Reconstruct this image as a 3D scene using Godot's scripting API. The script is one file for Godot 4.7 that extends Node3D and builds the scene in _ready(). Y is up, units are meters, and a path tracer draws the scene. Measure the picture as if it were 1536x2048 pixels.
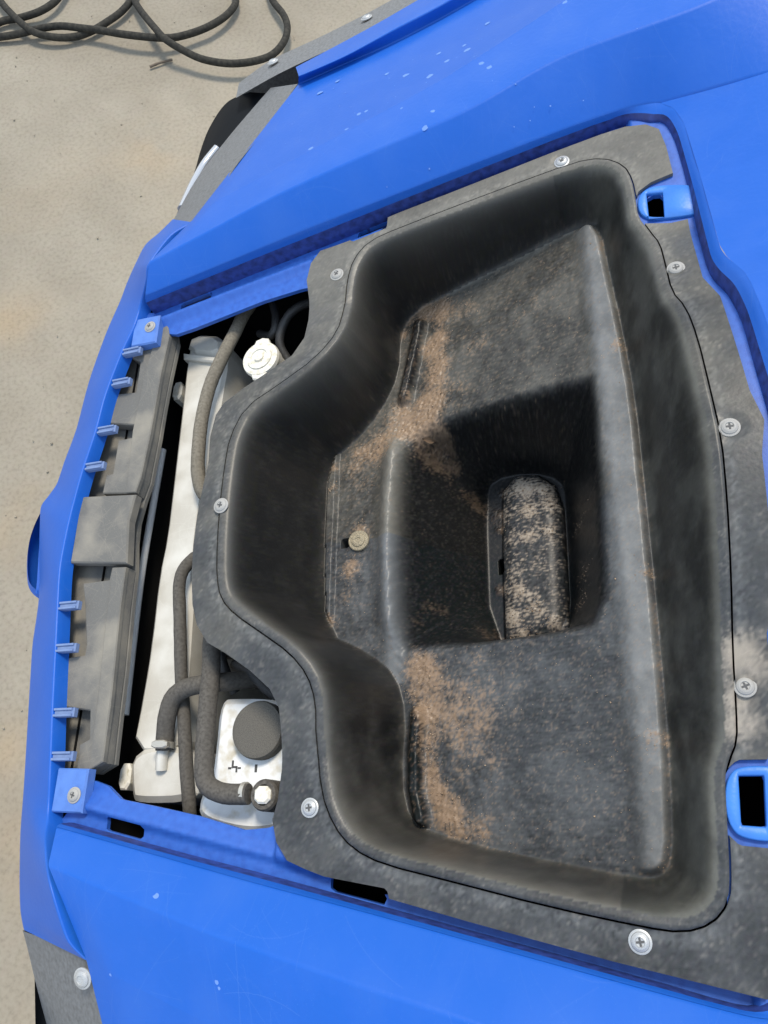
extends Node3D
# A blue utility vehicle's nose seen from above with its hood lid off. The hood frame has a = along the vehicle (to the rear), b = across
# (positive to the vehicle's left), c = up from the sloping hood plane; lists below are millimetres in that frame.

const SLOPE := 0.3393
const HOOD_Y := 1.1045
var hood := Transform3D(Basis(Vector3(0, 0, 1), SLOPE), Vector3(0, HOOD_Y, 0))
var rng := RandomNumberGenerator.new()
var M := {}
var noise := FastNoiseLite.new()
var fine := FastNoiseLite.new()
var vehicle: Node3D

# ---------------------------------------------------------------- helpers
func ps(l: Array) -> PackedVector2Array:
	var r := PackedVector2Array()
	for i in range(0, l.size(), 2):
		r.append(Vector2(l[i], l[i + 1]) * 0.001)
	return r

func p3(l: Array) -> PackedVector3Array:      # a, b, c -> local x, y, z
	var r := PackedVector3Array()
	for i in range(0, l.size(), 3):
		r.append(Vector3(l[i], l[i + 2], l[i + 1]) * 0.001)
	return r

func within(q: Vector2, p: PackedVector2Array) -> bool:     # asked three times, because a ray through a corner can miscount
	var n := 0
	for d in [Vector2.ZERO, Vector2(0.000013, 0.000007), Vector2(-0.000011, 0.000017)]:
		if Geometry2D.is_point_in_polygon(q + d, p):
			n += 1
	return n > 1

func lin(r: float, g: float, b: float) -> Color:
	return Color(r, g, b).linear_to_srgb()

func flip3(l: PackedVector3Array) -> PackedVector3Array:
	var r := PackedVector3Array()
	for v in l:
		r.append(Vector3(v.x, v.y, -v.z))
	return r

func flip2(l: PackedVector2Array) -> PackedVector2Array:
	var r := PackedVector2Array()
	for v in l:
		r.append(Vector2(v.x, -v.y))
	return r

func back3(l: PackedVector3Array) -> PackedVector3Array:
	var r := l.duplicate()
	r.reverse()
	return r

func chaikin(p: PackedVector2Array, times := 2) -> PackedVector2Array:
	for k in times:
		var q := PackedVector2Array()
		for i in p.size():
			var a := p[i]
			var b := p[(i + 1) % p.size()]
			q.append(a.lerp(b, 0.25))
			q.append(a.lerp(b, 0.75))
		p = q
	return p

func add(called: String, m: Mesh, mat: Material, parent: Node3D, at := Transform3D()) -> MeshInstance3D:
	var o := MeshInstance3D.new()
	o.name = called
	o.mesh = m
	o.material_override = mat
	o.transform = at
	parent.add_child(o, true)
	return o

func part(called: String, m: Mesh, mat: Material, label := "") -> MeshInstance3D:   # a part of the vehicle, in the hood frame
	var o := add(called, m, mat, vehicle, hood)
	if label:
		o.set_meta("label", label)
	return o

func on_hood(v: Vector3) -> Transform3D:
	return Transform3D(Basis(), v)

func fin(st: SurfaceTool) -> ArrayMesh:       # commits with every face turned the way its normals point
	var arr := st.commit_to_arrays()
	var vs: PackedVector3Array = arr[Mesh.ARRAY_VERTEX]
	var ns: PackedVector3Array = arr[Mesh.ARRAY_NORMAL]
	return pack(vs, ns, PackedColorArray(), PackedInt32Array(range(vs.size())))

func st_new() -> SurfaceTool:
	var st := SurfaceTool.new()
	st.begin(Mesh.PRIMITIVE_TRIANGLES)
	return st

func smooth(x: float, a: float, b: float) -> float:
	var t := clampf((x - a) / (b - a), 0.0, 1.0)
	return t * t * (3.0 - 2.0 * t)

# a field over the hood plane, looked up bilinearly
class Field:
	var a0: float
	var b0: float
	var step: float
	var n: int
	var m: int
	var d := PackedFloat32Array()
	func _init(a_from: float, b_from: float, a_to: float, b_to: float, s: float) -> void:
		a0 = a_from
		b0 = b_from
		step = s
		n = int((a_to - a_from) / s) + 2
		m = int((b_to - b_from) / s) + 2
		d.resize(n * m)
	func at(a: float, b: float) -> float:
		var u := clampf((a - a0) / step, 0.0, n - 1.001)
		var v := clampf((b - b0) / step, 0.0, m - 1.001)
		var i := int(u)
		var j := int(v)
		u -= i
		v -= j
		var k := i * m + j
		return lerpf(lerpf(d[k], d[k + 1], v), lerpf(d[k + m], d[k + m + 1], v), u)
	func distance_to(p: PackedVector2Array) -> Field:      # positive inside
		var c := p.size()
		for i in n:
			for j in m:
				var q := Vector2(a0 + i * step, b0 + j * step)
				var best := 1e9
				for k in c:
					best = minf(best, q.distance_squared_to(Geometry2D.get_closest_point_to_segment(q, p[k], p[(k + 1) % c])))
				var hits := 0
				for e in [Vector2.ZERO, Vector2(0.000013, 0.000007), Vector2(-0.000011, 0.000017)]:
					if Geometry2D.is_point_in_polygon(q + e, p):
						hits += 1
				d[i * m + j] = sqrt(best) * (1.0 if hits > 1 else -1.0)
		return self
	func distance_to_line(p: PackedVector2Array) -> Field:
		for i in n:
			for j in m:
				var q := Vector2(a0 + i * step, b0 + j * step)
				var best := 1e9
				for k in p.size() - 1:
					best = minf(best, q.distance_squared_to(Geometry2D.get_closest_point_to_segment(q, p[k], p[k + 1])))
				d[i * m + j] = sqrt(best)
		return self
	func splat(l: Array) -> Field:                          # a, b, radius, percent
		for k in range(0, l.size(), 4):
			var ca: float = l[k] * 0.001
			var cb: float = l[k + 1] * 0.001
			var r: float = l[k + 2] * 0.001
			var s: float = l[k + 3] * 0.01
			for i in range(maxi(0, int((ca - 2.2 * r - a0) / step)), mini(n, int((ca + 2.2 * r - a0) / step) + 2)):
				for j in range(maxi(0, int((cb - 2.2 * r - b0) / step)), mini(m, int((cb + 2.2 * r - b0) / step) + 2)):
					var q := Vector2(a0 + i * step - ca, b0 + j * step - cb).length() / r
					var g := s * exp(-q * q)
					d[i * m + j] = 1.0 - (1.0 - d[i * m + j]) * (1.0 - g)
		return self

# a moulded sheet over an outline (with holes): height from hf(a, b), colour from cf(a, b, c), its edges turned down by thick
func sheet(outline: PackedVector2Array, holes: Array, res: float, hf: Callable, cf, thick: float, follow := []) -> ArrayMesh:
	var lo := outline[0]
	var hi := outline[0]
	for p in outline:
		lo = lo.min(p)
		hi = hi.max(p)
	lo -= Vector2(res, res)
	var nx := int((hi.x - lo.x) / res) + 3
	var nz := int((hi.y - lo.y) / res) + 3
	var inside := PackedByteArray()
	inside.resize(nx * nz)
	for i in nx:
		for j in nz:
			var q := lo + Vector2(i, j) * res
			var ok := within(q, outline)
			if ok:
				for h in holes:
					if within(q, h):
						ok = false
			inside[i * nz + j] = 1 if ok else 0
	var cell := PackedByteArray()
	cell.resize(nx * nz)
	var used := PackedInt32Array()
	used.resize(nx * nz)
	used.fill(-1)
	var vs := PackedVector3Array()
	var ns := PackedVector3Array()
	var cs := PackedColorArray()
	var ix := PackedInt32Array()
	var rings := [outline] + holes
	var coloured := cf != null
	for i in nx - 1:
		for j in nz - 1:
			if inside[i * nz + j] + inside[(i + 1) * nz + j] + inside[i * nz + j + 1] + inside[(i + 1) * nz + j + 1] == 0:
				continue
			cell[i * nz + j] = 1
			var id := [0, 0, 0, 0]
			for k in 4:
				var ii := i + (k & 1)
				var jj := j + (k >> 1)
				var at := ii * nz + jj
				if used[at] < 0:
					var q := lo + Vector2(ii, jj) * res
					if inside[at] == 0:
						var best := 1e9
						var w := q
						for ring in rings:
							for e in ring.size():
								var c: Vector2 = Geometry2D.get_closest_point_to_segment(q, ring[e], ring[(e + 1) % ring.size()])
								if q.distance_squared_to(c) < best:
									best = q.distance_squared_to(c)
									w = c
						q = w
					else:
						for fl in follow:      # slide grid points onto the creases they nearly meet
							var f: Field = fl[0]
							var d: float = f.at(q.x, q.y) - fl[1]
							if absf(d) < res * 0.5:
								var e := 0.002
								var gr := Vector2(f.at(q.x + e, q.y) - f.at(q.x - e, q.y), f.at(q.x, q.y + e) - f.at(q.x, q.y - e)) / (2.0 * e)
								if gr.length() > 0.5:
									q -= gr.normalized() * d
								break
					used[at] = vs.size()
					var h: float = hf.call(q.x, q.y)
					vs.append(Vector3(q.x, h, q.y))
					ns.append(Vector3.ZERO)
					if coloured:
						cs.append(cf.call(q.x, q.y, h))
				id[k] = used[at]
			ix.append_array([id[0], id[2], id[1], id[1], id[2], id[3]])
	for t in range(0, ix.size(), 3):
		var nn := (vs[ix[t + 2]] - vs[ix[t]]).cross(vs[ix[t + 1]] - vs[ix[t]])
		if nn.y < 0.0:
			nn = -nn
		for k in 3:
			ns[ix[t + k]] += nn
	for k in ns.size():
		ns[k] = ns[k].normalized() if ns[k].length_squared() > 1e-24 else Vector3.UP
	if thick > 0.0:
		for i in nx - 1:
			for j in nz - 1:
				if cell[i * nz + j] == 0:
					continue
				var sides := [[i - 1, j, i, j, i, j + 1], [i + 1, j, i + 1, j + 1, i + 1, j], [i, j - 1, i + 1, j, i, j], [i, j + 1, i, j + 1, i + 1, j + 1]]
				for s in sides:
					if s[0] >= 0 and s[1] >= 0 and cell[s[0] * nz + s[1]] == 1:
						continue
					var p: int = used[s[2] * nz + s[3]]
					var q: int = used[s[4] * nz + s[5]]
					var d := vs[q] - vs[p]
					if d.length_squared() < 1e-14:
						continue
					var out := d.cross(Vector3.UP).normalized()
					var mid := Vector3((lo.x + (i + 0.5) * res), 0, (lo.y + (j + 0.5) * res))
					var away := (vs[p] + vs[q]) * 0.5 - mid
					away.y = 0.0
					if out.dot(away) < 0.0:
						out = -out
					var n0 := vs.size()
					for k in [p, q]:
						for dn in [0.0, 1.0]:
							vs.append(vs[k] - Vector3(0, thick * dn, 0))
							ns.append(out)
							if coloured:
								cs.append(cs[k])
					ix.append_array([n0, n0 + 1, n0 + 2, n0 + 2, n0 + 1, n0 + 3])
	return pack(vs, ns, cs, ix)

func pack(vs: PackedVector3Array, ns: PackedVector3Array, cs: PackedColorArray, ix: PackedInt32Array) -> ArrayMesh:
	var arr := []
	arr.resize(Mesh.ARRAY_MAX)
	arr[Mesh.ARRAY_VERTEX] = vs
	arr[Mesh.ARRAY_NORMAL] = ns
	if cs.size():
		arr[Mesh.ARRAY_COLOR] = cs
	for t in range(0, ix.size(), 3):      # front faces run clockwise seen along -normal
		var f := (vs[ix[t + 1]] - vs[ix[t]]).cross(vs[ix[t + 2]] - vs[ix[t]])
		if f.dot(ns[ix[t]] + ns[ix[t + 1]] + ns[ix[t + 2]]) > 0.0:
			var k := ix[t + 1]
			ix[t + 1] = ix[t + 2]
			ix[t + 2] = k
	arr[Mesh.ARRAY_INDEX] = ix
	var m := ArrayMesh.new()
	m.add_surface_from_arrays(Mesh.PRIMITIVE_TRIANGLES, arr)
	return m

func resample(l: PackedVector3Array, n: int, curved := true) -> PackedVector3Array:
	var c := Curve3D.new()
	c.bake_interval = 0.003
	for i in l.size():
		var t := Vector3.ZERO
		if curved and i > 0 and i < l.size() - 1:
			var d0 := l[i].distance_to(l[i - 1])
			var d1 := l[i + 1].distance_to(l[i])
			t = (l[i + 1] - l[i - 1]).normalized() * minf(d0, d1) * 0.33
		c.add_point(l[i], -t, t)
	var r := PackedVector3Array()
	var total := c.get_baked_length()
	for i in n:
		r.append(c.sample_baked(total * i / (n - 1)))
	return r

# a skin through rails; the edge along each inner rail is rounded by bevel
func skin(rails: Array, n: int, bevel: float, curved := true) -> ArrayMesh:
	var rr := []
	for r in rails:
		rr.append(resample(r, n, curved))
	var all := [rr[0]]
	for k in range(1, rr.size()):
		var before := PackedVector3Array()
		var after := PackedVector3Array()
		var sub := PackedVector3Array()
		for i in n:
			var d: Vector3 = rr[k - 1][i] - rr[k][i]
			before.append(rr[k][i] + d.normalized() * minf(bevel, d.length() * 0.4))
			sub.append(rr[k][i] + d * 0.5)
			if k < rr.size() - 1:
				var e: Vector3 = rr[k + 1][i] - rr[k][i]
				after.append(rr[k][i] + e.normalized() * minf(bevel, e.length() * 0.4))
		all.append(sub)
		if k < rr.size() - 1:
			var mid := PackedVector3Array()
			for i in n:
				mid.append(rr[k][i].lerp((before[i] + after[i]) * 0.5, 0.5))
			all.append(before)
			all.append(mid)
			all.append(after)
		else:
			all.append(rr[k])
	var vs := PackedVector3Array()
	var ns := PackedVector3Array()
	var ix := PackedInt32Array()
	for r in all:
		vs.append_array(r)
	ns.resize(vs.size())
	for k in all.size() - 1:
		for i in n - 1:
			var p := k * n + i
			ix.append_array([p, p + 1, p + n, p + 1, p + n + 1, p + n])
	for t in range(0, ix.size(), 3):
		var f := (vs[ix[t + 1]] - vs[ix[t]]).cross(vs[ix[t + 2]] - vs[ix[t]])
		for q in 3:
			ns[ix[t + q]] += f.normalized() * sqrt(sqrt(f.length()))
	var up := 0.0
	for v in ns:
		up += v.y
	for k in ns.size():
		ns[k] = (ns[k] * signf(up)).normalized() if ns[k].length_squared() > 1e-20 else Vector3.UP
	return pack(vs, ns, PackedColorArray(), ix)

func tube_into(st: SurfaceTool, pts: PackedVector3Array, r: float, seg := 12, each := 0.006, wob := 0.0) -> void:
	var total := 0.0
	for i in pts.size() - 1:
		total += pts[i].distance_to(pts[i + 1])
	var n := maxi(3, int(total / each))
	var l := resample(pts, n)
	var side := Vector3.UP.cross(l[1] - l[0])
	if side.length() < 1e-6:
		side = Vector3.RIGHT.cross(l[1] - l[0])
	side = side.normalized()
	var rings := []
	for i in n:
		var dir := (l[mini(i + 1, n - 1)] - l[maxi(i - 1, 0)]).normalized()
		side = (side - dir * side.dot(dir)).normalized()
		var up := dir.cross(side)
		var ring := []
		var rad := r * (1.0 + wob * noise.get_noise_2d(i * 9.0, r * 5000.0))
		for k in seg + 1:
			var t := TAU * k / seg
			ring.append([l[i], side * cos(t) + up * sin(t), rad])
		rings.append(ring)
	for i in n - 1:
		for k in seg:
			for q in [[0, 0], [0, 1], [1, 0], [1, 0], [0, 1], [1, 1]]:
				var v: Array = rings[i + q[0]][k + q[1]]
				st.set_normal(v[1])
				st.add_vertex(v[0] + v[1] * v[2])
	for e in [0, n - 1]:
		var dir := (l[0] - l[1]).normalized() if e == 0 else (l[n - 1] - l[n - 2]).normalized()
		for k in seg:
			st.set_normal(dir)
			st.add_vertex(l[e])
			st.set_normal(dir)
			st.add_vertex(rings[e][k][0] + rings[e][k][1] * rings[e][k][2])
			st.set_normal(dir)
			st.add_vertex(rings[e][k + 1][0] + rings[e][k + 1][1] * rings[e][k + 1][2])

func tube(pts: PackedVector3Array, r: float, seg := 14, wob := 0.0) -> ArrayMesh:
	var st := st_new()
	tube_into(st, pts, r, seg, 0.006, wob)
	return fin(st)

func lathe(prof: Array, seg := 32) -> ArrayMesh:      # [radius, height] pairs from the outer bottom to the axis on top, round y
	var st := st_new()
	for i in prof.size() - 1:
		var a := Vector2(prof[i][0], prof[i][1])
		var b := Vector2(prof[i + 1][0], prof[i + 1][1])
		var d := (b - a).normalized()
		var nn := Vector2(d.y, -d.x)
		for k in seg:
			var t0 := TAU * k / seg
			var t1 := TAU * (k + 1) / seg
			for q in [[a, t0], [b, t0], [a, t1], [a, t1], [b, t0], [b, t1]]:
				var v: Vector2 = q[0]
				var t: float = q[1]
				st.set_normal(Vector3(nn.x * cos(t), nn.y, nn.x * sin(t)))
				st.add_vertex(Vector3(v.x * cos(t), v.y, v.x * sin(t)))
	return fin(st)

func prism_into(st: SurfaceTool, p: PackedVector2Array, top: float, deep: float, bevel: float) -> void:
	if Geometry2D.is_polygon_clockwise(p):
		p = p.duplicate()
		p.reverse()
	var n := p.size()
	var inner := PackedVector2Array()
	for i in n:
		var d := ((p[(i + 1) % n] - p[i]).normalized() + (p[i] - p[(i + n - 1) % n]).normalized()).normalized()
		inner.append(p[i] + Vector2(-d.y, d.x) * bevel)
	var tri := Geometry2D.triangulate_polygon(inner)
	for k in tri:
		st.set_normal(Vector3.UP)
		st.add_vertex(Vector3(inner[k].x, top, inner[k].y))
	for i in n:
		var j := (i + 1) % n
		var e := p[j] - p[i]
		var o := Vector3(e.y, 0, -e.x).normalized()
		var a := [Vector3(inner[i].x, top, inner[i].y), Vector3(p[i].x, top - bevel, p[i].y), Vector3(p[i].x, top - deep, p[i].y)]
		var b := [Vector3(inner[j].x, top, inner[j].y), Vector3(p[j].x, top - bevel, p[j].y), Vector3(p[j].x, top - deep, p[j].y)]
		for s in 2:
			var nn := (o + Vector3.UP).normalized() if s == 0 else o
			for v in [a[s], b[s], a[s + 1], a[s + 1], b[s], b[s + 1]]:
				st.set_normal(nn)
				st.add_vertex(v)

func prism(p: PackedVector2Array, top: float, deep: float, bevel := 0.0015) -> ArrayMesh:
	var st := st_new()
	prism_into(st, p, top, deep, bevel)
	return fin(st)

func ray_out(c: Vector2, dir: Vector2, p: PackedVector2Array) -> Vector2:
	for i in p.size():
		var h = Geometry2D.segment_intersects_segment(c, c + dir, p[i], p[(i + 1) % p.size()])
		if h != null:
			return h
	return c

func ring_plate(outer: PackedVector2Array, hole: PackedVector2Array, c: Vector2, top: float, deep: float) -> ArrayMesh:
	var st := st_new()
	var n := 96
	var rows := []
	for i in n + 1:
		var dir := Vector2.from_angle(TAU * i / n + 0.011)
		var o := ray_out(c, dir, outer)
		var h := ray_out(c, dir, hole)
		var k := 0.0011
		rows.append([Vector3(o.x, top - deep, o.y), Vector3(o.x, top - k, o.y), Vector3(o.x - dir.x * k, top, o.y - dir.y * k), Vector3(h.x + dir.x * k, top, h.y + dir.y * k), Vector3(h.x, top - k, h.y), Vector3(h.x, top - deep, h.y)])
	for i in n:
		for k in 5:
			for v in [rows[i][k], rows[i + 1][k], rows[i][k + 1], rows[i][k + 1], rows[i + 1][k], rows[i + 1][k + 1]]:
				st.add_vertex(v)
	st.generate_normals()
	var arr := st.commit_to_arrays()
	var ns: PackedVector3Array = arr[Mesh.ARRAY_NORMAL]
	var up := 0.0
	for v in ns:
		up += v.y
	if up < 0.0:
		for k in ns.size():
			ns[k] = -ns[k]
	return pack(arr[Mesh.ARRAY_VERTEX], ns, PackedColorArray(), PackedInt32Array(range(ns.size())))

func box2(a0: float, b0: float, a1: float, b1: float) -> PackedVector2Array:
	return PackedVector2Array([Vector2(a0, b0), Vector2(a1, b0), Vector2(a1, b1), Vector2(a0, b1)])

func noise_tex(seed_: int, freq: float, octaves: int, ramp: Array, size := 512) -> NoiseTexture2D:
	var f := FastNoiseLite.new()
	f.seed = seed_
	f.frequency = freq
	f.fractal_octaves = octaves
	var t := NoiseTexture2D.new()
	t.width = size
	t.height = size
	t.seamless = true
	t.noise = f
	if ramp.size():
		var g := Gradient.new()
		g.offsets = PackedFloat32Array()
		g.colors = PackedColorArray()
		var off := PackedFloat32Array()
		var col := PackedColorArray()
		for r in ramp:
			off.append(r[0])
			col.append(r[1])
		g.offsets = off
		g.colors = col
		t.color_ramp = g
	return t

func bump_tex(seed_: int, freq: float, octaves: int, strength: float, size := 512) -> NoiseTexture2D:
	var t := noise_tex(seed_, freq, octaves, [], size)
	t.as_normal_map = true
	t.bump_strength = strength
	return t

func scuffed(base: Color, hazy: Color, seed_: int, lines: int, n := 1024, cloud := 0.22) -> ImageTexture:     # moulded colour with dust film, fine scratches and specks; linear colours
	var im := Image.create(n, n, false, Image.FORMAT_RGB8)
	var f := FastNoiseLite.new()
	f.seed = seed_
	f.frequency = 0.006
	f.fractal_octaves = 5
	var film := f.get_seamless_image(n, n)
	for x in n:
		for y in n:
			var k := clampf((film.get_pixel(x, y).r - 0.35) * cloud, 0.0, cloud * 0.6)
			im.set_pixel(x, y, base.lerp(hazy, k).linear_to_srgb())
	var r := RandomNumberGenerator.new()
	r.seed = seed_
	for i in lines:
		var p := Vector2(r.randf() * n, r.randf() * n)
		var d := Vector2.from_angle(r.randf() * TAU)
		var bend := r.randf_range(-0.006, 0.006)
		var strong := r.randf_range(0.08, 0.35)
		for s in r.randi_range(20, 170):
			p += d
			d = d.rotated(bend)
			var q := Vector2i(posmod(int(p.x), n), posmod(int(p.y), n))
			im.set_pixelv(q, im.get_pixelv(q).srgb_to_linear().lerp(hazy, strong).linear_to_srgb())
	for i in lines * 14:
		var q := Vector2i(r.randi_range(0, n - 2), r.randi_range(0, n - 2))
		im.set_pixelv(q, im.get_pixelv(q).srgb_to_linear().lerp(hazy, r.randf_range(0.15, 0.7)).linear_to_srgb())
	return ImageTexture.create_from_image(im)

func mat(c: Color, rough: float, spec := 0.5) -> StandardMaterial3D:
	var m := StandardMaterial3D.new()
	m.albedo_color = c
	m.roughness = rough
	m.metallic_specular = spec
	return m

func tri(m: StandardMaterial3D, tex: Texture2D, per_metre: float, nm: Texture2D = null, strength := 0.5) -> StandardMaterial3D:
	m.uv1_triplanar = true
	m.uv1_scale = Vector3.ONE * per_metre
	m.albedo_texture = tex
	if nm:
		m.normal_enabled = true
		m.normal_texture = nm
		m.normal_scale = strength
	return m

# ---------------------------------------------------------------- shapes of the hood plane and the tray
func crown(a: float, b: float) -> float:
	var k := 0.026 + 0.021 * clampf((a + 0.168) / 0.468, 0.0, 1.0)
	var g := maxf(0.0, 1.0 - (b / 0.24) * (b / 0.24))
	return 0.003 + k * g * smooth(a, -0.34, -0.2) * pow(g, 0.2)

func floor_level(a: float) -> float:
	return -0.105 + 0.24 * (0.5 * (a + sqrt(a * a + 0.0002)))

var f_rim: Field
var f_floor: Field
var f_pocket: Field
var f_pocket_floor: Field
var f_panel: Field
var f_rib: Field
var ridge_pts: PackedVector2Array
var f_ledge: Field
var step_pts: PackedVector2Array
var f_sand: Field
var f_flange: Field
var screw_spots := PackedVector3Array()
var ledge_pts := PackedVector2Array()
var bolt_hole: Vector2
var slit: Vector2

func make_fields() -> void:
	var b := [-0.21, -0.41, 0.35, 0.41]
	var p_rim := chaikin(ps([-160,-4, -160,-44, -159,-76, -147,-108, -114,-127, -72,-156, -49,-191, -45,-232, -44,-266, -38,-292, -23,-309, 10,-317, 123,-336, 203,-348, 228,-345, 244,-331, 249,-313, 250,-289, 250,-263, 259,-241, 265,-223, 266,-193, 267,-149, 276,-125, 280,-89, 282,-36, 284,11, 281,60, 276,117, 270,170, 267,212, 265,231, 259,242, 254,255, 251,287, 248,319, 245,335, 235,346, 219,351, 196,349, 131,339, 55,324, 2,314, -22,304, -37,289, -48,266, -54,225, -53,193, -61,167, -80,145, -111,124, -138,106, -152,92, -157,73, -159,38]), 1)
	var p_floor := chaikin(ps([-111,7, -111,-102, -77,-126, -47,-161, -26,-206, -24,-262, -6,-291, 41,-302, 129,-313, 202,-323, 220,-313, 225,-239, 230,-174, 234,-91, 232,14, 230,108, 227,194, 224,256, 218,316, 207,327, 192,327, 162,323, 77,311, 19,299, -10,287, -19,251, -14,191, -25,151, -55,126, -104,103]), 1)
	f_rim = Field.new(b[0], b[1], b[2], b[3], 0.003).distance_to(p_rim)
	f_floor = Field.new(b[0], b[1], b[2], b[3], 0.003).distance_to(p_floor)
	f_pocket = Field.new(-0.08, -0.16, 0.25, 0.16, 0.005).distance_to(chaikin(ps([17,-136, 97,-138, 199,-140, 203,-124, 198,6, 192,128, 134,130, 4,130, -22,134, -33,125, -36,-44, -24,-105, -6,-128]), 1))
	f_pocket_floor = Field.new(-0.08, -0.16, 0.25, 0.16, 0.005).distance_to(chaikin(ps([52,-79, 59,-103, 105,-108, 140,-93, 145,-66, 139,96, 99,100, 51,101]), 1))
	f_panel = Field.new(0.03, -0.13, 0.18, 0.13, 0.004).distance_to(ps([67,102, 68,20, 72,-81, 87,-103, 114,-101, 134,-83, 141,-53, 138,98]))
	f_rib = Field.new(-0.08, -0.32, 0.06, 0.32, 0.0022).distance_to_line(ps([1,-267, -3,-243, -10,-209, -18,-170]))
	var other := Field.new(-0.08, -0.32, 0.06, 0.32, 0.0022).distance_to_line(ps([-2,191, -5,224, -5,260, 1,287]))
	for i in f_rib.d.size():
		f_rib.d[i] = minf(f_rib.d[i], other.d[i])
	ridge_pts = ps([-30,-106, -34,-44, -35,15, -33,71, -28,140])
	f_ledge = Field.new(0.13, -0.36, 0.31, 0.37, 0.005).distance_to_line(ps([208,-381, 212,-300, 212,-214, 212,-117, 212,-40, 213,37, 212,130, 211,214, 210,290, 209,322, 208,356]))
	step_pts = ps([-106,-101, -106,-53, -106,8, -105,100])
	f_sand = Field.new(b[0], b[1], b[2], b[3], 0.003).splat([-16,-283,10,85, 0,-300,10,85, 30,-288,14,80, 26,-240,16,75, 26,-205,16,80, 19,-160,16,95, 3,-132,18,95, -25,-157,14,75, 6,-100,14,80, 25,-119,10,85, -49,-109,18,45, -73,-109,18,50, -85,-89,14,35, 59,-269,16,40, 77,-220,22,25, 50,-163,16,35, -22,-262,8,80, 14,-288,12,60, 2,137,12,60, 7,153,12,55, -6,171,10,70, 10,192,10,80, 8,229,8,60, 13,256,10,60, 32,278,14,55, 7,-287,14,90, 27,-268,14,70, 16,-229,13,80, 19,-187,14,90, 6,-151,18,95, -12,-129,18,80, -31,-139,15,60, -43,-121,14,40, -61,-104,14,40, 24,-101,10,60, 33,-74,10,50, -1,147,16,80, 15,163,16,55, 4,186,9,80, 9,215,9,80, 12,243,9,80, 19,265,12,80, 29,287,14,70, 58,295,12,55, 39,299,10,60, -71,-12,10,60, -78,28,11,60, -105,-92,5,90, -104,-66,5,70, -105,88,9,70, -86,67,14,35, -72,-74,20,35, -6,100,12,30, -81,39,8,60, 137,-244,16,25, 235,-196,8,60, 225,-151,8,50, 227,85,8,60, 212,225,10,45, 229,226,8,50, 219,318,8,60, 63,172,45,30, 31,198,30,40, 56,226,30,35, 163,222,20,15, 42,-65,10,60, 65,-56,10,60]).splat([98,-81,12,90, 122,-78,10,90, 74,-84,8,70, 103,-51,9,70, 126,-55,9,70, 66,-37,6,80, 101,-20,8,50, 124,-24,7,60, 63,37,7,90, 86,45,10,80, 78,74,9,90, 89,95,9,90, 104,64,8,70, 163,-13,10,45, 163,46,10,50, 158,74,8,50, 122,83,8,50, 3,74,14,30, 49,92,14,40])
	f_flange = Field.new(b[0], b[1], b[2], b[3], 0.004).splat([282,174,16,95, 275,205,12,90, 269,222,9,80, 283,223,12,60, 291,185,12,60, -47,-240,6,60, -26,-303,5,60, 112,-340,5,40])
	bolt_hole = ps([-88,2])[0]
	ledge_pts = ps([208,-381, 212,-300, 212,-214, 212,-117, 212,-40, 213,37, 212,130, 211,214, 210,290, 209,322, 208,356])
	screw_spots = p3([-65,-280,5, -66,280,5, 190,-362,5, 191,366,5, -165,2,31, 282,-182,21, 299,2,52, 283,196,17])
	slit = ps([66,9])[0]

func ledge_line(b: float) -> float:
	return line_at(ledge_pts, b)

func line_at(pts: PackedVector2Array, b: float) -> float:
	for i in pts.size() - 1:
		if b <= pts[i + 1].y:
			return lerpf(pts[i].x, pts[i + 1].x, (b - pts[i].y) / (pts[i + 1].y - pts[i].y))
	return pts[pts.size() - 1].x

func wall(x: float, w: float, r0: float, r1: float) -> float:      # 0 to 1 down a drafted wall of width w, with a fillet at each end
	r0 = minf(r0, w * 0.4)
	r1 = minf(r1, w * 0.4)
	var total := w - 0.5 * (r0 + r1)
	if x < r0:
		return x * x / (2.0 * r0) / total
	if x > w - r1:
		return 1.0 - (w - x) * (w - x) / (2.0 * r1) / total
	return (x - 0.5 * r0) / total

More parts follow.
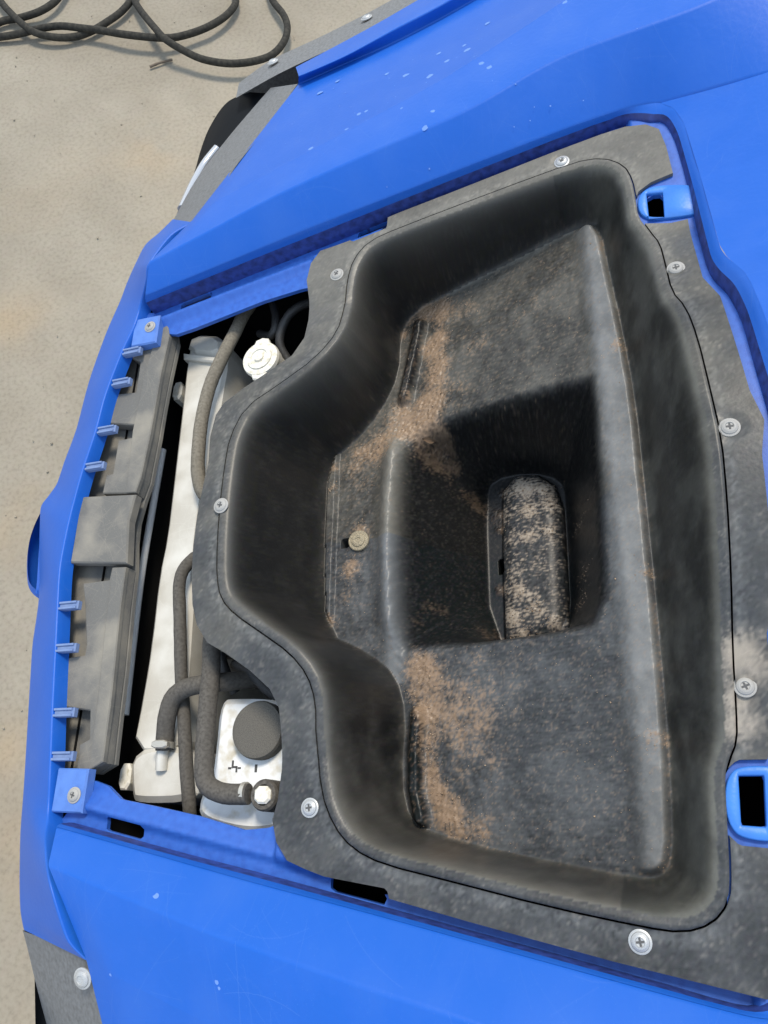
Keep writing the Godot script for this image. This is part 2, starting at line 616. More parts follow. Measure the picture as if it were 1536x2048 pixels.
func tray_height(a: float, b: float) -> float:
	var dr := f_rim.at(a, b)
	var top := crown(a, b)
	if dr < -0.009:
		for p in screw_spots:      # dished round each screw
			var sd := Vector2(a - p.x, b - p.z).length_squared()
			if sd < 0.0004:
				top -= 0.0016 * exp(-pow(sd / 0.00013, 2.0))
		return top
	if dr <= 0.0:
		return top + 0.0018 * smooth(dr, -0.0079, -0.0055) - 0.0018 * smooth(dr, -0.0055, 0.002)
	var df := f_floor.at(a, b)
	var fl := floor_level(a)
	var start := top + 0.0018 - 0.0018 * smooth(dr, -0.0055, 0.002)
	if df < 0.0:
		var t := dr / (dr - df)
		return lerpf(start, fl, wall(dr, dr - df, 0.011, 0.009)) + 0.0010 * noise.get_noise_2d(a * 900.0, b * 900.0) * t * smooth(-df, 0.0, 0.012)
	var rim_fade := smooth(df, 0.0, 0.008)
	var h := fl + 0.0011 * noise.get_noise_2d(a * 1400.0, b * 1400.0) * rim_fade
	# stepped ledge along the rear of the floor
	if a > 0.135:
		var d := f_ledge.at(a, b) if a < ledge_line(b) else 0.0
		h += 0.010 * (1.0 - smooth(d, 0.003, 0.025)) * smooth(df, 0.0, 0.007)
	if absf(b) > 0.15 and a < 0.055:
		h += 0.012 * (1.0 - smooth(f_rib.at(a, b), 0.0025, 0.0115))
	if a < -0.06 and absf(b) < 0.14:
		h += 0.005 * (1.0 - smooth(absf(a - line_at(step_pts, b)), 0.004, 0.008))
	if a > -0.08 and a < 0.25 and absf(b) < 0.16:
		var dp := f_pocket.at(a, b)
		if dp > 0.0:
			var db := f_pocket_floor.at(a, b)
			if db < 0.0:
				var t := dp / (dp - db)
				h = lerpf(h, -0.215, wall(dp, dp - db, 0.016, 0.007))
				h += 0.0016 * noise.get_noise_2d(a * 1500.0, b * 1500.0) * (1.0 - t)
			else:
				h = -0.215
			var pd := f_panel.at(a, b)
			if pd > -0.0015:
				var hump := 1.0 - minf(1.0, maxf(pd, 0.0) / 0.022)
				h += 0.004 * smooth(pd, -0.0015, 0.001) + 0.013 * sqrt(1.0 - hump * hump)
	if a < 0.03 and absf(b) < 0.17:
		var r := absf(a - line_at(ridge_pts, b))
		h += 0.014 * exp(-r * r / 0.00016) * smooth(absf(b), 0.135, 0.09)
	if absf(a - bolt_hole.x) < 0.0035 and absf(b - bolt_hole.y) < 0.0045:
		h -= 0.03
	if absf(a - slit.x) < 0.0035 and absf(b - slit.y) < 0.0085:
		h -= 0.04
	var s := f_sand.at(a, b)
	h += 0.0035 * s * rim_fade * (0.5 + 0.8 * fine.get_noise_2d(a * 3000.0, b * 3000.0))
	return h

func tray_colour(a: float, b: float, h: float) -> Color:
	var dr := f_rim.at(a, b)
	var n1 := noise.get_noise_3d(a * 700.0 + 90.0, b * 700.0, h * 700.0)
	var n2 := fine.get_noise_3d(a * 2600.0, b * 2600.0, h * 2600.0)
	var n3 := fine.get_noise_3d(a * 9000.0 + 50.0, b * 9000.0, h * 9000.0)
	var n4 := noise.get_noise_3d(a * 260.0 - 40.0, b * 260.0, h * 260.0)
	var patch := smooth(n4 * 1.2 + n1 * 0.5, -0.4, 0.5)
	var wipe := fine.get_noise_3d(a * 800.0 + 7.0, b * 5200.0, h * 800.0)
	var black := Color(0.0075, 0.008, 0.009)
	var dust := Color(0.235, 0.225, 0.195)
	var grey := Color(0.20, 0.21, 0.215)
	var sand := Color(0.37, 0.255, 0.165)
	var pale := Color(0.48, 0.42, 0.34)
	var d: float
	var s := f_sand.at(a, b)
	if dr < 0.0:
		d = 0.34 + 0.15 * patch + 0.10 * n2 + 0.10 * n3 + 0.06 * wipe - 0.10 * smooth(b, 0.1, 0.35) + 0.30 * smooth(b, -0.12, -0.3)
		d += 0.35 * exp(-pow((dr + 0.013) / 0.004, 2.0)) * (0.5 + n2)
		s = f_flange.at(a, b)
		s = smooth(s + 0.30 * n2 + 0.25 * n3 + 0.2 * n1, 0.05, 0.95) * 0.85
		return black.lerp(grey.lerp(dust, clampf(0.5 - 2.0 * b + n4, 0.0, 1.0)), clampf(d, 0.05, 1.25)).lerp(pale, s)
	var df := f_floor.at(a, b)
	if df < 0.0:
		var t := dr / (dr - df)
		d = 0.05 + 0.20 * smooth(t, 0.75, 1.0) * (0.5 + 0.6 * n1) + 0.05 * maxf(0.0, n1 + n2) + 0.42 * exp(-dr * dr / 0.00004)  # last term paints the rim's highlight as a pale edge line
		if a > 0.18:
			d += (0.12 + 0.26 * patch + 0.08 * n2) * smooth(a, 0.18, 0.24)
			dust = Color(0.15, 0.15, 0.13)
		if b > 0.2:
			d += 0.14 * smooth(b, 0.2, 0.3) + 0.1 * n1
	else:
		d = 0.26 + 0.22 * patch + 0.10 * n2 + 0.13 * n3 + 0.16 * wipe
		if b > 0.0:
			dust = grey
		if a > 0.135:
			var lg := (1.0 - smooth((f_ledge.at(a, b) if a < ledge_line(b) else 0.6 * f_ledge.at(a, b)) + 0.004 * n2, 0.004, 0.024)) * smooth(df, 0.0, 0.006)
			d = lerpf(d, 0.72 + 0.18 * patch + 0.12 * n1 + 0.1 * n3, lg)
			dust = dust.lerp(Color(0.26, 0.265, 0.26), lg)
		if a > 0.19 and df < 0.010:
			s = maxf(s, 0.36 * (1.0 - df / 0.010) * (0.7 + n4))
		if b < -0.2 and a > 0.0:
			d += 0.35 * exp(-df * df / 0.00002)
		if a < 0.055 and absf(b) > 0.15:
			d -= 0.4 * (1.0 - smooth(f_rib.at(a, b), 0.005, 0.009))
		if a > -0.08 and absf(b) < 0.16:
			var dp := f_pocket.at(a, b)
			if dp > 0.0:
				d = lerpf(d, 0.03 + 0.10 * n2 + 0.05 * n3, smooth(dp, 0.0, 0.012))
				if f_panel.at(a, b) > 0.0:
					d = 0.14 + 0.25 * n2 + 0.1 * n3 + 0.3 * maxf(0.0, wipe)
					dust = grey
					s = clampf(s * 0.8 + 0.55 * fine.get_noise_2d(a * 1300.0, b * 5200.0) + 0.14, 0.0, 1.0)
			var r := absf(a - line_at(ridge_pts, b))
			d = lerpf(d, 0.95, exp(-r * r / 0.00012))  # highlight on the rounded ridge painted in as a pale band
	if df < 0.0:
		s *= smooth(df, -0.004, 0.0)
	var n5 := fine.get_noise_2d(a * 4200.0 - 300.0, b * 4200.0)
	var m := smooth(s * 0.9 + 0.36 * n2 + 0.24 * n5 + 0.12 * n3 + 0.3 * n1 + 0.12 * wipe, 0.18, 0.75)
	var ramp := 0.0
	if absf(b) < 0.15 and a < 0.24 and a > -0.07:
		ramp = smooth(f_pocket.at(a, b), 0.004, 0.02) * (1.0 - smooth(f_panel.at(a, b), -0.004, 0.0))
		m *= 1.0 - 0.75 * ramp
	d += 0.30 * s * (0.7 + n1) * (1.0 - ramp)
	var grit := smooth(n2 + 0.6 * n3, 0.25, 0.6) * smooth(df, -0.012, 0.01) * 0.22
	if df < 0.0:
		m *= smooth(df, -0.004, 0.0)
	if f_pocket.at(a, b) > 0.004 and absf(b) < 0.15 and a < 0.24 and a > -0.07:
		grit *= 0.1
	var c := black.lerp(dust, clampf(d, 0.02, 1.3))
	c = c.lerp(sand, maxf(m * 0.88, grit if dr > 0.0 else 0.0))
	if a > 0.04 and f_panel.at(a, b) > 0.0 and absf(b) < 0.13 and a < 0.18:
		c = c.lerp(pale, m * 0.85)
	return c

func never() -> void:
	pass

# ---------------------------------------------------------------- the scene
func _ready() -> void:
	rng.seed = 7
	noise.seed = 11
	noise.frequency = 0.05
	noise.fractal_octaves = 4
	fine.seed = 23
	fine.frequency = 0.08
	fine.fractal_octaves = 3
	# camera
	var cam := Camera3D.new()
	cam.name = "camera"
	cam.transform = Transform3D(Vector3(0.99988, 0.00000, -0.01556), Vector3(-0.01435, 0.38658, -0.92215), Vector3(0.00602, 0.92226, 0.38653), Vector3(0, 1.78, 0.3))
	cam.fov = rad_to_deg(2.0 * atan(1024.0 / 1540.0))
	cam.near = 0.02
	cam.far = 200.0
	add_child(cam)
	cam.current = true
	# sky and sun: a bright hazy day, the sun up beyond the vehicle's right side
	var env := Environment.new()
	env.background_mode = Environment.BG_SKY
	var sky := Sky.new()
	var sm := ProceduralSkyMaterial.new()
	sm.sky_top_color = Color(0.72, 0.79, 0.88)
	sm.sky_horizon_color = Color(0.90, 0.92, 0.94)
	sm.sky_curve = 0.2
	sm.ground_bottom_color = Color(0.42, 0.39, 0.34)
	sm.ground_horizon_color = Color(0.62, 0.60, 0.55)
	sm.sky_energy_multiplier = 0.82
	sky.sky_material = sm
	env.sky = sky
	env.tonemap_mode = Environment.TONE_MAPPER_LINEAR
	env.tonemap_exposure = 2.75
	env.sdfgi_enabled = true
	env.ssao_enabled = true
	env.ssil_enabled = true
	var we := WorldEnvironment.new()
	we.name = "environment"
	we.environment = env
	add_child(we)
	var sun := DirectionalLight3D.new()
	sun.name = "sun"
	sun.light_energy = 0.4
	sun.light_color = Color(1.0, 0.96, 0.9)
	sun.light_angular_distance = 14.0
	sun.shadow_enabled = true
	add_child(sun)
	sun.look_at_from_position(Vector3(0.05, 0.90, -0.44) * 10.0, Vector3.ZERO)

	materials()
	make_fields()
	ground()
	vehicle = Node3D.new()
	vehicle.name = "utility_vehicle"
	vehicle.set_meta("label", "blue side-by-side utility vehicle with its hood lid off, black storage tray and radiator exposed")
	vehicle.set_meta("category", "utility vehicle")
	add_child(vehicle)
	body()
	bay()
	tray()
	details()
	loose()

func materials() -> void:
	var soft := noise_tex(3, 0.012, 5, [[0.0, Color(0.86, 0.88, 0.92)], [0.5, Color(0.95, 0.96, 0.98)], [1.0, Color(1, 1, 1)]])
	var grain := noise_tex(5, 0.08, 4, [[0.0, Color(0.62, 0.62, 0.62)], [0.5, Color(0.86, 0.86, 0.86)], [1.0, Color(1, 1, 1)]])
	var dusty := noise_tex(8, 0.02, 5, [[0.0, Color(0.45, 0.45, 0.46)], [0.45, Color(0.72, 0.70, 0.66)], [1.0, Color(1, 0.97, 0.9)]])
	var fine_bump := bump_tex(13, 0.12, 3, 3.0)
	M.blue = tri(mat(Color.WHITE, 0.42, 0.34), scuffed(Color(0.009, 0.096, 0.45), Color(0.09, 0.19, 0.50), 91, 240), 2.2, fine_bump, 0.05)
	M.blue.clearcoat_enabled = true
	M.blue.clearcoat = 0.06
	M.blue.clearcoat_roughness = 0.25
	M.blue_dusty = tri(mat(lin(0.024, 0.115, 0.46), 0.5), noise_tex(31, 0.03, 5, [[0.0, Color(0.8, 0.82, 0.88)], [0.5, Color(0.93, 0.93, 0.96)], [1.0, Color(1, 1, 1)]]), 6.0, fine_bump, 0.05)
	M.blue_shaded_stained = tri(mat(lin(0.030, 0.068, 0.30), 0.55), noise_tex(33, 0.02, 5, [[0.0, Color(0.5, 0.5, 0.55)], [0.5, Color(0.85, 0.82, 0.85)], [1.0, Color(1, 1, 1)]]), 8.0)  # recess shade painted into the navy base, over it a mottled dirt film
	M.blue_pale = tri(mat(lin(0.04, 0.20, 0.62), 0.45), soft, 4.0, fine_bump, 0.1)
	M.bracket_blue = tri(mat(lin(0.08, 0.19, 0.52), 0.55), soft, 9.0, fine_bump, 0.15)
	M.clip_blue = tri(mat(lin(0.16, 0.23, 0.40), 0.4), soft, 14.0)
	M.tray = mat(Color.WHITE, 0.38, 0.36)
	M.tray.vertex_color_use_as_albedo = true
	tri(M.tray, scuffed(Color(0.70, 0.70, 0.70), Color(1, 1, 1), 55, 900, 1024, 0.5), 3.6, fine_bump, 0.05)
	M.black = tri(mat(lin(0.022, 0.023, 0.025), 0.5), grain, 8.0, fine_bump, 0.2)
	M.trim = tri(mat(lin(0.19, 0.20, 0.21), 0.5), grain, 4.0, fine_bump, 0.2)
	M.loom = tri(mat(lin(0.05, 0.05, 0.05), 0.5), grain, 16.0, bump_tex(71, 0.15, 2, 6.0), 0.5)
	M.void = mat(lin(0.004, 0.004, 0.005), 0.9, 0.1)
	M.deep = tri(mat(lin(0.015, 0.015, 0.015), 0.8, 0.2), grain, 10.0)
	M.support = tri(mat(lin(0.26, 0.25, 0.225), 0.75, 0.3), scuffed(Color(0.52, 0.53, 0.55), Color(1, 0.96, 0.88), 57, 420, 512, 1.6), 4.0, fine_bump, 0.08)
	M.ali = tri(mat(lin(0.70, 0.69, 0.64), 0.45), scuffed(Color(0.72, 0.70, 0.66), Color(1, 1, 1), 58, 260, 512, 1.3), 5.0)
	M.cap = tri(mat(lin(0.76, 0.745, 0.68), 0.5), noise_tex(42, 0.02, 4, [[0.0, Color(0.8, 0.78, 0.7)], [0.5, Color(0.97, 0.96, 0.94)], [1.0, Color(1, 1, 1)]]), 12.0)
	M.bottle = tri(mat(lin(0.84, 0.86, 0.86), 0.35), noise_tex(43, 0.01, 4, [[0.0, Color(0.82, 0.78, 0.70)], [0.5, Color(0.97, 0.97, 0.97)], [1.0, Color(1, 1, 1)]]), 8.0)
	M.hose = tri(mat(lin(0.125, 0.115, 0.10), 0.8, 0.3), grain, 6.0, fine_bump, 0.08)
	M.hose_pale = tri(mat(lin(0.24, 0.215, 0.17), 0.8, 0.3), grain, 6.0, fine_bump, 0.08)
	M.dustcap = tri(mat(lin(0.17, 0.16, 0.14), 0.9, 0.2), grain, 20.0, bump_tex(21, 0.1, 4, 6.0), 0.6)
	M.zinc = tri(mat(lin(0.46, 0.47, 0.47), 0.42), noise_tex(44, 0.05, 3, [[0.0, Color(0.75, 0.74, 0.7)], [0.5, Color(0.97, 0.97, 0.97)], [1.0, Color(1, 1, 1)]]), 40.0)
	M.zinc.metallic = 0.35
	M.zinc_dirty = tri(mat(lin(0.46, 0.45, 0.42), 0.6), grain, 60.0)
	M.washer = tri(mat(lin(0.52, 0.47, 0.36), 0.7), dusty, 50.0)
	M.steel = mat(lin(0.5, 0.47, 0.4), 0.4)
	M.steel.metallic = 0.6
	M.rail = mat(lin(0.7, 0.7, 0.68), 0.4)
	M.print = mat(lin(0.07, 0.07, 0.07), 0.7)
	M.lens = mat(lin(0.008, 0.010, 0.013), 0.35, 0.08)
	M.chrome = mat(lin(0.5, 0.51, 0.53), 0.2)
	M.chrome.metallic = 0.6
	M.splash = mat(lin(0.13, 0.24, 0.58), 0.8, 0.2)
	M.rubber = tri(mat(lin(0.060, 0.060, 0.056), 0.75, 0.3), dusty, 6.0)
	M.sand = mat(Color.WHITE, 0.95, 0.15)
	M.sand.vertex_color_use_as_albedo = true

func ground() -> void:
	var n := 420
	var warm_spots := [-1074,-1012,110, -928,-357,60, -903,-451,50, -849,140,70, -793,361,90, -777,-1660,120]
	var vs := PackedVector3Array()
	var ns := PackedVector3Array()
	var cs := PackedColorArray()
	var ix := PackedInt32Array()
	var g := FastNoiseLite.new()
	g.seed = 5
	g.frequency = 0.7
	g.fractal_octaves = 6
	var streak := FastNoiseLite.new()
	streak.seed = 77
	streak.frequency = 1.0
	streak.fractal_octaves = 4
	for i in n + 1:
		for j in n + 1:
			# finer cells close to the vehicle, one sheet out to the horizon
			var u := (float(i) / n - 0.5) * 2.0
			var v := (float(j) / n - 0.5) * 2.0
			var x := u * 2.6 + pow(u, 9.0) * 60.0 - 0.6
			var z := v * 2.6 + pow(v, 9.0) * 60.0 - 0.9
			var lump := g.get_noise_2d(x * 2.0, z * 2.0)
			vs.append(Vector3(x, 0.008 * lump - 0.004, z))
			ns.append(Vector3.ZERO)
			var along := streak.get_noise_2d((x + 0.8 * z) * 1.2, (z - 0.8 * x) * 5.0)
			var k := 0.5 + 0.75 * g.get_noise_2d(x * 0.8 + 30.0, z * 0.8) + 0.16 * along + 0.25 * g.get_noise_2d(x * 7.0, z * 7.0)
			var c := Color(0.25, 0.223, 0.176).lerp(Color(0.345, 0.315, 0.255), clampf(k, 0.0, 1.0))
			var warm := smooth(g.get_noise_2d(x * 0.9 - 11.0, z * 0.9 + 7.0), 0.05, 0.35)
			c = c.lerp(Color(0.34, 0.27, 0.18), 0.15 * warm)
			for w in range(0, warm_spots.size(), 3):
				var wd: float = Vector2(x - warm_spots[w] * 0.001, z - warm_spots[w + 1] * 0.001).length() / (warm_spots[w + 2] * 0.001)
				c = c.lerp(Color(0.42, 0.29, 0.15), 0.30 * exp(-wd * wd) * clampf(0.6 + 1.2 * g.get_noise_2d(x * 5.0, z * 5.0), 0.0, 1.0))
			cs.append(c)
	for i in n:
		for j in n:
			var p := i * (n + 1) + j
			ix.append_array([p, p + 1, p + n + 1, p + 1, p + n + 2, p + n + 1])
	for t in range(0, ix.size(), 3):
		var f := (vs[ix[t + 1]] - vs[ix[t]]).cross(vs[ix[t + 2]] - vs[ix[t]])
		if f.y < 0.0:
			f = -f
		for k in 3:
			ns[ix[t + k]] += f
	for k in ns.size():
		ns[k] = ns[k].normalized()
	var m := mat(Color.WHITE, 0.95, 0.2)
	m.vertex_color_use_as_albedo = true
	tri(m, noise_tex(61, 0.05, 6, [[0.0, Color(0.88, 0.875, 0.87)], [0.42, Color(0.96, 0.955, 0.95)], [1.0, Color(1, 1, 1)]], 1024), 1.3, bump_tex(62, 0.02, 6, 2.0, 1024), 0.2)
	var o := add("ground", pack(vs, ns, cs, ix), m, self)
	o.set_meta("kind", "structure")
	o.set_meta("label", "beige dry sandy ground around the blue vehicle")
	o.set_meta("category", "ground")

func body() -> void:
	var bot := p3([-316,-294,-2, -200,-316,-2, -100,-334,-2, 0,-353,-2, 100,-372,-2, 200,-391,-2, 255,-401,-2])
	var top := p3([-310,-298,20, -200,-319,20, -100,-338,20, 0,-356,19, 100,-375,17, 200,-394,14, 255,-404,10])
	var ring_bot := p3([282,-388,0, 292,-385,0, 298,-375,0, 303,-348,0, 307,-274,0, 308,-181,17, 311,-158,24, 319,-135,30, 324,-102,37, 326,-48,45, 328,0,47])
	var ring_top := p3([279,-404,9, 294,-400,9, 305,-388,10, 312,-363,11, 317,-288,15, 319,-186,34, 322,-166,41, 332,-141,48, 335,-118,54, 338,-77,61, 343,0,66])
	# chamfer that steps down from the hood into the recess, one band right round the opening
	var half_bot := bot.duplicate()
	half_bot.append_array(ring_bot)
	var half_top := top.duplicate()
	half_top.append_array(ring_top)
	var full_bot := half_bot.duplicate()
	var full_top := half_top.duplicate()
	var rb := back3(flip3(half_bot))
	var rt := back3(flip3(half_top))
	full_bot.append_array(rb.slice(1))
	full_top.append_array(rt.slice(1))
	var mid := []
	var n := 400
	var b1 := resample(full_bot, n)
	var t1 := resample(full_top, n)
	var knee := PackedVector3Array()
	var wall_top := PackedVector3Array()
	var foot := PackedVector3Array()
	for i in n:
		var v := b1[i].lerp(t1[i], 0.70)
		v.y = lerpf(b1[i].y, t1[i].y, 0.88)
		knee.append(v)
		v = b1[i].lerp(t1[i], 0.30)
		v.y = lerpf(b1[i].y, t1[i].y, 0.62)
		wall_top.append(v)
		foot.append(b1[i] + Vector3(0.0, -0.022, 0.0))
	part("recess_wall", skin([foot, b1, wall_top], n, 0.002, false), M.blue_shaded_stained)
	part("recess_lip", skin([wall_top, knee, t1], n, 0.002, false), M.blue)
	# hood sides
	for s in [-1, 1]:
		var inner := top.duplicate()
		inner.append(ring_top[0])
		inner.append(ring_top[1])
		inner.append_array(p3([388, -385, 25, 750, -350, 45]))
		var tucked := PackedVector3Array()
		for v in inner:
			tucked.append(v + Vector3(0.0, -0.006, 0.0018))
		var rails := [tucked, inner, p3([-295,-329,40, -215,-349,44, -126,-371,49, -10,-396,50, 101,-419,50, 205,-454,52, 344,-465,55, 477,-498,60, 750,-600,70]), p3([-256,-400,21, -219,-409,30, -106,-440,34, -11,-469,35, 79,-498,36, 212,-558,38, 363,-637,40, 750,-800,45])]
		var outer := [p3([-256,-400,21, -219,-409,30, -106,-440,34, -11,-469,35, 79,-498,36, 212,-558,38, 363,-637,40, 750,-800,45]), p3([-158,-671,-40, -88,-682,-40, -8,-694,-40, 97,-725,-40, 264,-790,-40, 750,-980,-40]), p3([-148,-661,-22, -80,-671,-22, -9,-693,-22, 57,-711,-22, 201,-765,-22, 750,-965,-22]), p3([-170,-723,-50, -94,-744,-50, -41,-760,-50, 8,-777,-50, 133,-820,-50, 750,-1020,-50])]
		var flare := [p3([-287,-742,-80, -201,-736,-60, -95,-748,-54, -42,-763,-54, 132,-827,-54]), p3([-292,-790,-90, -238,-819,-90, -146,-836,-90, -50,-860,-90, 53,-896,-90])]
		var low := PackedVector3Array()
		for v in flare[1]:
			low.append(v + Vector3(-0.05, -0.16, 0.05))
		flare.append(low)
		var sur := [p3([-256,-397,19, -235,-418,18, -215,-490,4, -190,-573,-18, -160,-675,-42]), p3([-350,-444,-30, -337,-479,-40, -324,-569,-60, -282,-654,-70, -226,-733,-75])]
		var lens := [p3([-350,-444,-30, -337,-479,-40, -324,-569,-60, -282,-654,-70, -226,-733,-75]), p3([-358,-639,-100, -366,-701,-115, -359,-756,-120, -330,-792,-115, -281,-776,-100])]
		if s > 0:
			sur[1] = flip3(p3([-380,390,-36, -378,407,-45, -374,438,-60, -363,485,-80, -337,550,-100]))
			lens[0] = sur[1].duplicate()
		for set_ in [rails, outer, flare, sur, lens]:
			for i in set_.size():
				set_[i] = set_[i] if s < 0 else flip3(set_[i])
		part("hood_side", skin(rails, 160, 0.003), M.blue)
		part("fender", skin(outer, 120, 0.003), M.blue)
		part("fender_flare", skin(flare, 80, 0.003), M.trim)
		var below := PackedVector3Array()
		var tuck := PackedVector3Array()
		for v in sur[1]:
			tuck.append(v + Vector3(0.03, -0.10, 0.0))
		part("headlight_surround", skin([sur[0], sur[1], tuck], 60, 0.004), M.trim)
		for i in lens[0].size():
			lens[0][i] += Vector3(0.004, -0.012, 0.0)
			below.append(lens[1][i] + Vector3(0.10, -0.22, 0.0))
		var hl := part("headlight", skin([lens[0], lens[1], below], 60, 0.006), M.lens)
		var strip := PackedVector3Array()
		for q in [[0.2, 0.08], [0.33, 0.16], [0.47, 0.20], [0.6, 0.16]]:
			var l0 := resample(lens[0], 50)
			var l1 := resample(lens[1], 50)
			strip.append(l0[int(q[0] * 49)].lerp(l1[int(q[0] * 49)], q[1]) + Vector3(-0.004, 0.004, 0))
		if s < 0:
			add("reflector", tube(strip, 0.007, 10), M.chrome, hl)
	# rear cowl: facets that meet the windscreen side of the opening
	var outs := []
	var mids := p3([388, -385, 25, 395, -372, 26, 400, -345, 28, 400, -275, 32, 360, -181, 42, 360, -170, 46, 362, -158, 52, 380, -120, 58, 380, -80, 65, 380, 0, 70])
	var half := []
	for i in range(1, ring_top.size()):
		var o: Vector3 = mids[i - 1] + (mids[i - 1] - ring_top[i]) * ((0.75 - mids[i - 1].x) / maxf(0.02, mids[i - 1].x - ring_top[i].x))
		o = Vector3(0.75, mids[i - 1].y + 0.022, mids[i - 1].z * 0.9)
		if i == 1:
			o = Vector3(0.75, 0.045, -0.35)
		half.append(PackedVector3Array([ring_top[i], mids[i - 1], o]))
	var under: PackedVector3Array = half[0].duplicate()
	for i in under.size():
		under[i] += Vector3(0.0, -0.0008, -0.006)
	half.push_front(under)
	var cow := half.duplicate()
	for i in range(half.size() - 2, -1, -1):
		cow.append(flip3(half[i]))
	part("rear_cowl", skin(cow, 24, 0.004, false), M.blue)
	# recess floor that the tray and the lid sit on
	var u := PackedVector2Array([Vector2(-0.338, -0.300)])
	for v in half_bot:
		u.append(Vector2(v.x + (0.0 if v.x < 0.26 else 0.002), v.z - (0.002 if v.x < 0.29 else 0.0)))
	for v in back3(flip3(half_bot)).slice(1):
		u.append(Vector2(v.x + (0.0 if v.x < 0.26 else 0.002), v.z + (0.002 if v.x < 0.29 else 0.0)))
	u.append(Vector2(-0.338, 0.300))
	u.append_array(ps([-302,256, -285,261, -268,273, -229,279, -181,287, -134,298, -110,296, -96,290]))
	u.append_array(ps([0, 345, 120, 358, 220, 372, 250, 345, 257, 300, 258, 262, 272, 240, 285, 180, 312, 100, 316, 0, 312, -100, 285, -180, 272, -240, 258, -262, 257, -300, 250, -345, 220, -372, 120, -358, 0, -345]))
	var far_in := ps([-302,-263, -281,-257, -257,-260, -211,-269, -165,-278, -114,-283, -76,-280])
	far_in.reverse()
	u.append_array(far_in)
	var slots := [
		ps([-278,-288, -236,-296, -236,-308, -278,-300]),
		ps([-278,288, -236,296, -236,308, -278,300]),
		ps([-46,-332, -4,-340, -4,-352, -46,-344]),
		ps([-49,331, 0,340, 0,352, -49,343]),
	]
	for l in [ps([268,-293, 283,-290, 281,-259, 267,-261]), ps([270,257, 287,257, 283,291, 267,290])]:
		slots.append(l)
	var ledge_h := func(a: float, b: float) -> float:
		var h := crown(a, b) - 0.0045
		if a < 0.26:       # gutter along the recess wall
			h -= 0.008 * (1.0 - smooth(0.3563 + 0.188 * a - absf(b), 0.012, 0.020))
		if a < -0.1:       # rolled edge over the engine bay
			var e := absf(b) - (0.262 + 0.22 * (a + 0.33))
			h -= 0.010 * (1.0 - smooth(e, -0.004, 0.016))
		return h
	part("recess_floor", sheet(u, slots, 0.003, ledge_h, null, 0.005), M.blue_dusty)
	# nose strip
	var lip := p3([-256,-396,21, -279,-375,30, -298,-329,38, -306,-315,28, -328,-301,6, -334,-272,4, -346,-236,4, -359,-179,4, -364,-130,4, -373,-75,4, -378,-21,4, -379,28,4, -376,57,4, -365,124,4, -355,186,4, -343,254,4, -335,292,6, -312,317,28, -291,346,38, -271,386,30, -256,401,21])
	var nose := p3([-329,-469,-30, -348,-451,-30, -372,-441,-35, -387,-419,-40, -401,-392,-45, -407,-364,-45, -421,-314,-45, -434,-243,-45, -440,-172,-45, -449,-127,-45, -454,-97,-45, -463,-82,-45, -472,-68,-45, -468,-42,-45, -461,-9,-45, -453,23,-45, -447,54,-45, -445,78,-45, -443,109,-45, -432,176,-45, -418,260,-45, -412,301,-45, -406,329,-45, -400,354,-45, -389,375,-40, -377,389,-35])
	var inside := PackedVector3Array()
	for v in lip:
		inside.append(v + Vector3(0.005, -0.016, 0.0))
	part("nose_panel", skin([inside, lip, nose, p3([-357,-465,-169, -376,-447,-169, -400,-436,-174, -415,-415,-179, -428,-388,-184, -435,-361,-184, -449,-311,-184, -462,-240,-184, -468,-170,-184, -476,-126,-184, -482,-96,-184, -491,-81,-184, -499,-67,-184, -496,-42,-184, -489,-9,-184, -481,23,-184, -474,54,-184, -473,77,-184, -471,107,-184, -460,175,-184, -446,258,-184, -439,298,-184, -434,326,-184, -428,351,-184, -417,372,-179, -405,386,-174]), p3([-354,-469,-403, -373,-451,-403, -398,-441,-408, -412,-419,-413, -426,-392,-418, -433,-364,-418, -446,-314,-418, -460,-243,-418, -466,-172,-418, -474,-127,-418, -480,-97,-418, -489,-82,-418, -497,-68,-418, -493,-42,-418, -486,-9,-418, -479,23,-418, -472,54,-418, -471,78,-418, -469,109,-418, -458,176,-418, -444,260,-418, -437,301,-418, -432,329,-418, -426,354,-418, -415,375,-413, -403,389,-408])], 220, 0.0025), M.blue)
	part("nose_badge", prism(chaikin(ps([-479,-73, -487,-55, -492,-32, -491,-9, -485,17, -477,36, -457,50, -448,48, -458,-12, -466,-66]), 2), -0.050, 0.06, 0.008), M.blue)
	var lower := PackedVector3Array()
	var lowest := PackedVector3Array()
	for v in p3([-354,-469,-403, -373,-451,-403, -398,-441,-408, -412,-419,-413, -426,-392,-418, -433,-364,-418, -446,-314,-418, -460,-243,-418, -466,-172,-418, -474,-127,-418, -480,-97,-418, -489,-82,-418, -497,-68,-418, -493,-42,-418, -486,-9,-418, -479,23,-418, -472,54,-418, -471,78,-418, -469,109,-418, -458,176,-418, -444,260,-418, -437,301,-418, -432,329,-418, -426,354,-418, -415,375,-413, -403,389,-408]):
		lower.append(v + Vector3(0.004, 0.03, 0.0))
		lowest.append(v + Vector3(0.05, -0.22, 0.0))
	part("bumper", skin([lower, lowest], 60, 0.003), M.black)

